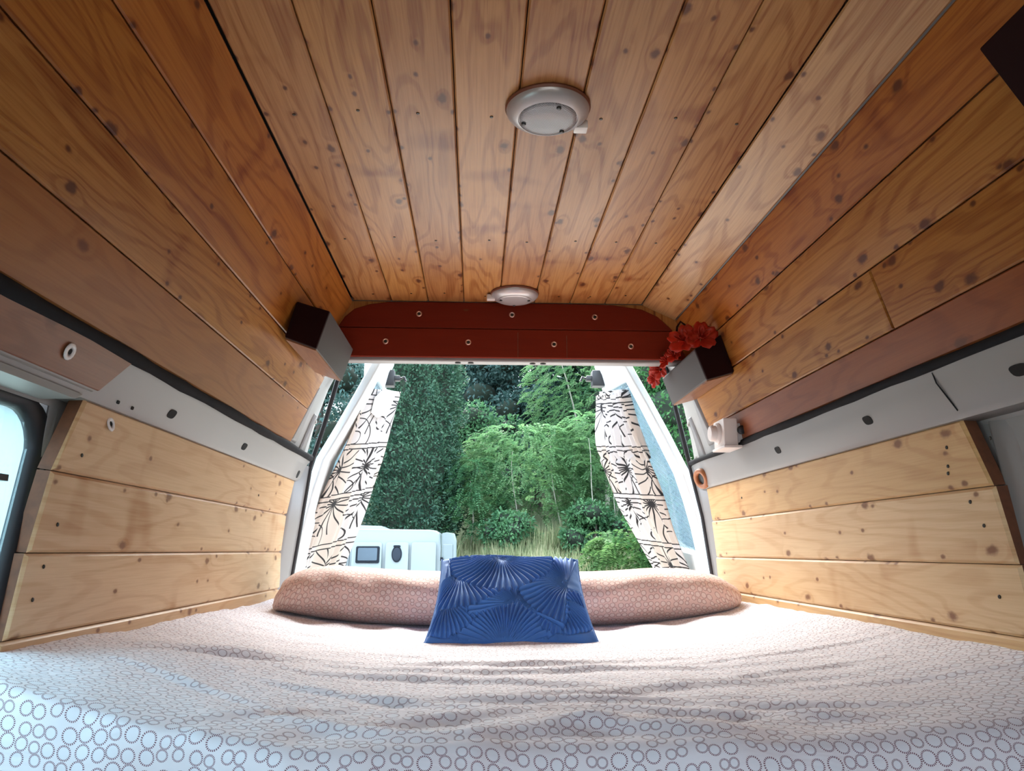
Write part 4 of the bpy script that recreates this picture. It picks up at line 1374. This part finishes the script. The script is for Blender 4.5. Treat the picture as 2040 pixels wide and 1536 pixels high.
def feather_tree(name, label, x, y, h, R, zlow, nspray, mat, stems, droop=.5, pin=.055, group='trees on the bank'):
    """tree or shrub of long feathery compound leaves in layered sprays"""
    z0 = float(terrain(np.array(x), np.array(y)))
    Ps, Ds, Ls, Ws, Ns = [], [], [], [], []
    for k in range(nspray):
        t = rng.random() ** .8
        a = rng.random() * 2 * math.pi
        lay = .5 + .5 * math.sin(t * 9 + a)
        w = R * (.30 + .70 * math.sin(math.pi * (.22 + .62 * t))) * (.55 + .45 * math.sqrt(rng.random()))
        c = np.array([x + w * math.cos(a), y + w * .7 * math.sin(a), z0 + zlow + t * (h - zlow) + .15 * lay])
        out = np.array([math.cos(a), math.sin(a), rng.uniform(-.25, .35)]) + rng.normal(size=3) * .35
        out /= np.linalg.norm(out)
        ln = rng.uniform(.30, .55); m = 13
        up = np.array([0, 0, 1.0]) + rng.normal(size=3) * .25
        side = np.cross(out, up); side /= np.linalg.norm(side); nr = np.cross(side, out)
        q = np.linspace(.08, 1, m)
        axis = c + out * (q * ln)[:, None] + np.array([0, 0, -1.0]) * (droop * ln * q ** 2)[:, None]
        for sg in (-1, 1):
            d = unit(side * sg + out * .45 + np.array([0, 0, -.12]) + rng.normal(size=(m, 3)) * .12)
            Ps.append(axis); Ds.append(d); Ls.append(pin * 1.5 * (1.25 - .6 * np.abs(q - .4)) * rng.uniform(.85, 1.15, m)); Ws.append(np.full(m, pin * .62)); Ns.append(np.broadcast_to(nr, (m, 3)))
    V, F = leaves(np.concatenate(Ps), np.concatenate(Ds), np.concatenate(Ls), np.concatenate(Ws), unit(np.concatenate(Ns) + rng.normal(size=(len(np.concatenate(Ps)), 3)) * .2))
    tr = [trunk_line((x + a0, y + b0, z0 - .2), (x + a1, y + b1, z0 + h * hh), rr0, rr0 * .35, .10) for a0, b0, a1, b1, hh, rr0 in stems]
    return tree_obj(name, label, 'tree', (x, y, z0), V, F, mat, tr, M_BARK, group)


cypress('tall dark green columnar cypress standing behind the white camper van', -1.62, 21.0, 8.6, 1.20, 46000)
blob_tree('hazy_cedar', 'cedar with haze-blue leaf colour at the far left beyond the cypress', -5.2, 25.5, 9.0, 2.6, .3, 17000, ML_BLUEHAZE, (.10, .20))
blob_tree('hazy_cedar', 'second cedar with haze-blue leaf colour, left of the first, mostly hidden by the wall', -9.4, 27.0, 9.0, 3.0, .3, 8000, ML_BLUEHAZE, (.16, .28))
blob_tree('dark_pine', 'dark pine with haze-blue leaf colour seen between the cypress and the pale trees', .1, 32.5, 9.5, 2.9, .2, 20000, ML_DARK, (.14, .26), nb=40)
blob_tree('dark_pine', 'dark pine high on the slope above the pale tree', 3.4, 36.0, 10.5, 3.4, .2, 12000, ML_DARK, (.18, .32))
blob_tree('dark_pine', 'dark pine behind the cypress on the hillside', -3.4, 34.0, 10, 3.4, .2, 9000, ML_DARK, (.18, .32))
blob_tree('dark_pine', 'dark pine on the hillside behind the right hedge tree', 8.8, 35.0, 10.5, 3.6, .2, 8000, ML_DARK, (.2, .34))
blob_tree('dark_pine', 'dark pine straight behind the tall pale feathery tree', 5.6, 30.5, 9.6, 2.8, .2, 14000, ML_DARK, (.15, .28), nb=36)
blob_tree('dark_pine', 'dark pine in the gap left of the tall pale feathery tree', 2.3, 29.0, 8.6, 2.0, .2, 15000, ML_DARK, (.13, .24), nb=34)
blob_tree('understory_bush', 'dark leafy bush low down just right of the cypress', .2, 25.5, 3.6, 1.7, .2, 9000, ML_MID, (.09, .17), cat='bush', group='bushes on the bank')
blob_tree('understory_bush', 'shaded bush under the pale feathery tree', 4.4, 27.5, 7.6, 2.3, .2, 16000, ML_MID, (.09, .17), cat='bush', group='bushes on the bank')
feather_tree('pale_robinia', 'tall pale green feathery tree at upper right of the view', 4.25, 25.0, 6.9, 2.6, 2.0, 1250, ML_LIGHT, [(0, 0, .2, 0, .9, .09), (.2, .1, 1.5, -.3, .85, .05), (-.1, 0, -1.6, -.4, .8, .05)], .55)
feather_tree('young_robinia', 'bright green feathery young tree with thin stems in the middle of the bank', 1.45, 21.6, 3.05, 2.05, .55, 1150, ML_LIGHT, [(-.3, -.9, -.45, -.8, .8, .022), (.9, -1.1, .5, -.8, .85, .022), (1.3, -1.0, 1.15, -.8, .9, .02)], .5)
feather_tree('young_robinia', 'young feathery tree right of the middle one, with slender pale stems', 3.6, 21.2, 3.5, 1.6, .7, 800, ML_LIGHT, [(-.4, -1.2, -.7, -1, .8, .02), (.1, -1.2, -.1, -1, .85, .022), (.35, -1.1, .4, -.9, .9, .02)], .5)
feather_tree('young_robinia', 'small feathery sapling beside the foot of the cypress', -.15, 20.9, 2.3, .95, .35, 420, ML_MID, [(0, -.3, .1, -.3, .8, .018)], .5)
blob_tree('hedge_tree', 'dense bright green hedge tree beyond the right door', 5.7, 19.5, 7.8, 2.1, -.4, 24000, ML_HEDGE, (.09, .17), core=.78)
blob_tree('hedge_tree', 'second dense green hedge tree, behind the right wall', 9.2, 20.5, 8.0, 2.6, -.4, 9000, ML_HEDGE, (.14, .24), core=.78)
feather_tree('sumac_bush', 'low yellow-green feathery bush at the edge of the dry grass', 3.2, 16.4, 1.25, .75, .1, 240, ML_SUMAC, [(0, 0, .1, 0, .7, .02)], .6, .07)
blob_tree('roadside_bush', 'rounded green bush below the right curtain', 4.3, 16.6, 2.3, 1.0, .0, 7000, ML_HEDGE, (.08, .15), cat='bush', group='bushes on the bank')
blob_tree('roadside_bush', 'green bush between the young trees and the sumac', 3.0, 19.6, 1.2, .85, -.1, 5000, ML_MID, (.07, .14), cat='bush', group='bushes on the bank')
blob_tree('roadside_bush', 'green bush low behind the camper van at the left', -5.4, 20.5, 2.6, 1.5, -.1, 6000, ML_BLUEHAZE, (.09, .17), cat='bush', group='bushes on the bank')
blob_tree('roadside_bush', 'small bush at the foot of the middle young tree', .9, 19.9, .95, .8, -.1, 5000, ML_MID, (.07, .14), cat='bush', group='bushes on the bank')
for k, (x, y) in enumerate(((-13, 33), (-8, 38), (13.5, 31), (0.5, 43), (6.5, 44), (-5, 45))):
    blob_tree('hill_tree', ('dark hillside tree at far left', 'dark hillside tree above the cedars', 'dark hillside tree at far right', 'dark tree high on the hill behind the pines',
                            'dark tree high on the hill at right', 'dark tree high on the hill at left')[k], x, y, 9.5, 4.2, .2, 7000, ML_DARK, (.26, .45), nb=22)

# dry grass along the foot of the bank
n = 30000
gxp = rng.uniform(-2.2, 6.5, n); gyp = rng.uniform(14.6, 21.0, n)
keep = ~((gxp < -.2) & (gyp < 18.6)); gxp, gyp = gxp[keep], gyp[keep]; n = len(gxp)
gz = terrain(gxp, gyp)
clump = .6 + .5 * vnoise(gxp * 1.3, gyp * 1.3, 21)
P = np.stack([gxp, gyp, gz - .03], 1)
D = unit(np.stack([rng.normal(size=n) * .22, rng.normal(size=n) * .22, np.ones(n)], 1))
V, F = leaves(P, D, np.clip(rng.uniform(.40, .95, n) * clump, .15, 1.1), rng.uniform(.012, .03, n), unit(rng.normal(size=(n, 3)) * np.array([1, 1, .2])))
gs_ = mesh_obj('grass', V, F, ML_GRASS); tag(gs_, 'tall dry grass along the foot of the green bank', 'grass', kind='stuff')


# ------------------------------------------------------------------ the other camper van
M_VAN = plain('white_van_paint', (.165, .205, .215), .30, var=.02, nscale=1)
M_VGLASS = plain('dark_van_glass', (.006, .012, .022), .3, var=.1, spec=.2)
M_VPANE = plain('grey_acrylic_pane', (.055, .08, .105), .45, var=.1, spec=.2)
M_TYRE = plain('tyre', (.012, .012, .013), .8)
M_TRIM = plain('black_window_trim', (.004, .007, .012), .6, spec=.15)

vz = float(terrain(np.array(-3.0), np.array(17.0)))
van = empty('camper_van', (-3.0, 17.0, vz)); tag(van, 'white high-roof camper van parked side-on in front of the cypress', 'van')
Y0, Y1 = 16.0, 18.0
side = [(-.72, vz + .42), (-.70, .05), (-.735, .34), (-.80, .405), (-.95, .425), (-2.55, .445), (-3.05, .42), (-3.45, .25), (-4.15, -.42), (-4.75, -.62), (-5.05, -.90), (-5.12, vz + .45), (-4.95, vz + .32), (-.80, vz + .32)]
def van_y(z, far=False):
    inset = np.interp(z, [vz + .3, -.9, -.35, .1, .36, .46], [.06, 0, .01, .07, .14, .30])
    return Y1 - inset if far else Y0 + inset
ra = [(x, van_y(z), z) for x, z in side]; rb = [(x, van_y(z, True), z) for x, z in side]
v, f = prism(ra, rb, .035, 3)
shade_auto(mesh_obj('body', v, f, M_VAN, van), 30)


def side_ring(pts, d0, d1, name, mat, parent, bev=.006):
    v, f = prism([(x, van_y(z) - d0, z) for x, z in pts], [(x, van_y(z) - d1, z) for x, z in pts], bev, 2)
    return shade_auto(mesh_obj(name, v, f, mat, parent))


# pressed side panels
for x0, x1 in ((-1.30, -.80), (-1.82, -1.36), (-2.50, -1.90)):
    side_ring([(x, z) for x, z in rr(x0, x1, -.62, .17, .05, 4)], -.01, .008, 'side_panel', M_VAN, van, .005)
# square tilting window
fr = side_ring([(x, z) for x, z in rr(-2.415, -1.939, -.247, .089, .03, 4)], -.005, .024, 'camper_window', M_TRIM, van)
side_ring([(x, z) for x, z in rr(-2.375, -1.985, -.195, .055, .02, 4)], .0, .031, 'window_pane', M_VPANE, fr)
side_ring([(x, z) for x, z in rr(-2.20, -2.13, -.232, -.195, .01, 3)], .0, .036, 'window_catch', M_TRIM, fr)
# oval porthole
ov = [(-1.592 + .104 * math.cos(a), -.069 + .162 * math.sin(a)) for a in np.linspace(0, 2 * math.pi, 28, endpoint=False)]
po = side_ring(ov, -.005, .024, 'porthole', M_TRIM, van)
side_ring([(-1.592 + .084 * math.cos(a), -.072 + .135 * math.sin(a)) for a in np.linspace(0, 2 * math.pi, 24, endpoint=False)], .0, .031, 'porthole_pane', M_VGLASS, po)
side_ring([(-1.655, .065), (-1.53, .065), (-1.52, .10), (-1.545, .108), (-1.64, .108), (-1.665, .10)], .0, .034, 'porthole_cap', M_TRIM, po)
# cab door window, door line, handle
side_ring([(-2.62, .13), (-2.60, .06), (-2.60, -.27), (-2.86, -.27), (-2.74, -.02)], -.005, .02, 'cab_window', M_VGLASS, van)
side_ring([(-2.95, -.27), (-3.55, -.27), (-3.35, .02), (-2.95, .12)], -.005, .02, 'cab_window', M_VGLASS, van)
v, f = tube([(-2.545, van_y(.19) - .002, .19), (-2.545, van_y(-.3) - .002, -.3), (-2.55, van_y(-1.2) - .002, -1.2)], .006, 6); mesh_obj('door_gap', v, f, M_TRIM, van)
# rear door standing open behind the body
dz = vz + .45
v, f = prism([(-.685, 16.05, dz), (-.40, 15.80, dz), (-.405, 15.80, .20), (-.445, 15.83, .34), (-.60, 15.96, .365), (-.685, 16.05, .35)],
             [(-.655, 16.09, dz), (-.37, 15.84, dz), (-.375, 15.84, .20), (-.415, 15.87, .34), (-.57, 16.00, .365), (-.655, 16.09, .35)], .012, 2)
rd = shade_auto(mesh_obj('rear_door', v, f, M_VAN, van))
v, f = prism([(-.645, 16.00, -.62), (-.455, 15.84, -.62), (-.455, 15.84, .13), (-.645, 16.00, .13)], [(-.645, 15.985, -.61), (-.455, 15.825, -.61), (-.455, 15.825, .12), (-.645, 15.985, .12)], .006, 2)
mesh_obj('door_panel', v, f, M_VAN, rd)
v, f = box(-.71, -.66, 15.95, 16.02, -.20, -.13, .01); mesh_obj('hinge', v, f, M_TRIM, rd)
# roof vent
v, f = prism([(-2.75, 16.5, .42), (-1.78, 16.5, .42), (-1.78, 17.3, .42), (-2.75, 17.3, .42)], [(-2.70, 16.55, .53), (-1.98, 16.55, .51), (-1.98, 17.25, .51), (-2.70, 17.25, .53)], .015, 2)
shade_auto(mesh_obj('roof_vent', v, f, M_VAN, van))
# wheels
for x in (-1.55, -4.25):
    for y in (16.10, 17.70):
        v, f = lathe([(.20, 0), (.34, .02), (.355, .06), (.355, .16), (.34, .20), (.20, .22)], (x, y, vz + .355), (0, 1, 0), 28)
        w = mesh_obj('wheel', v, f, M_TYRE, van, True)
        v, f = lathe([(.20, -.004), (.19, .01), (.06, .03), (.01, .03)], (x, y, vz + .355), (0, 1, 0), 20)
        mesh_obj('hub_cap', v, f, M_STEELD, w, True)


# ------------------------------------------------------------------ white building seen through the side window
M_RENDER = plain('white_render', (.60, .63, .64), .8, var=.05, nscale=2)
bz = -2.05
bl = empty('white_building', (-10.5, 13.5, bz)); tag(bl, 'white rendered building glimpsed through the side window at the left edge', 'building')
v, f = box(-13.0, -8.4, 8.5, 18.5, bz - .1, 2.6, .03, 1); mesh_obj('wall', v, f, M_RENDER, bl)
v, f = prism([(-13.4, 8.1, 2.6), (-8.0, 8.1, 2.6), (-8.0, 18.9, 2.6), (-13.4, 18.9, 2.6)], [(-13.4, 8.1, 2.75), (-8.0, 8.1, 2.75), (-8.0, 18.9, 2.75), (-13.4, 18.9, 2.75)], .02, 1)
mesh_obj('roof', v, f, M_STEELD, bl)
for y0 in (9.4, 16.6):
    v, f = box(-8.43, -8.36, y0, y0 + 1.1, -.6, 1.0, .01, 1); w = mesh_obj('window', v, f, M_TRIM, bl)
    v, f = box(-8.37, -8.35, y0 + .08, y0 + 1.02, -.52, .92); mesh_obj('window_pane', v, f, M_VPANE, w)
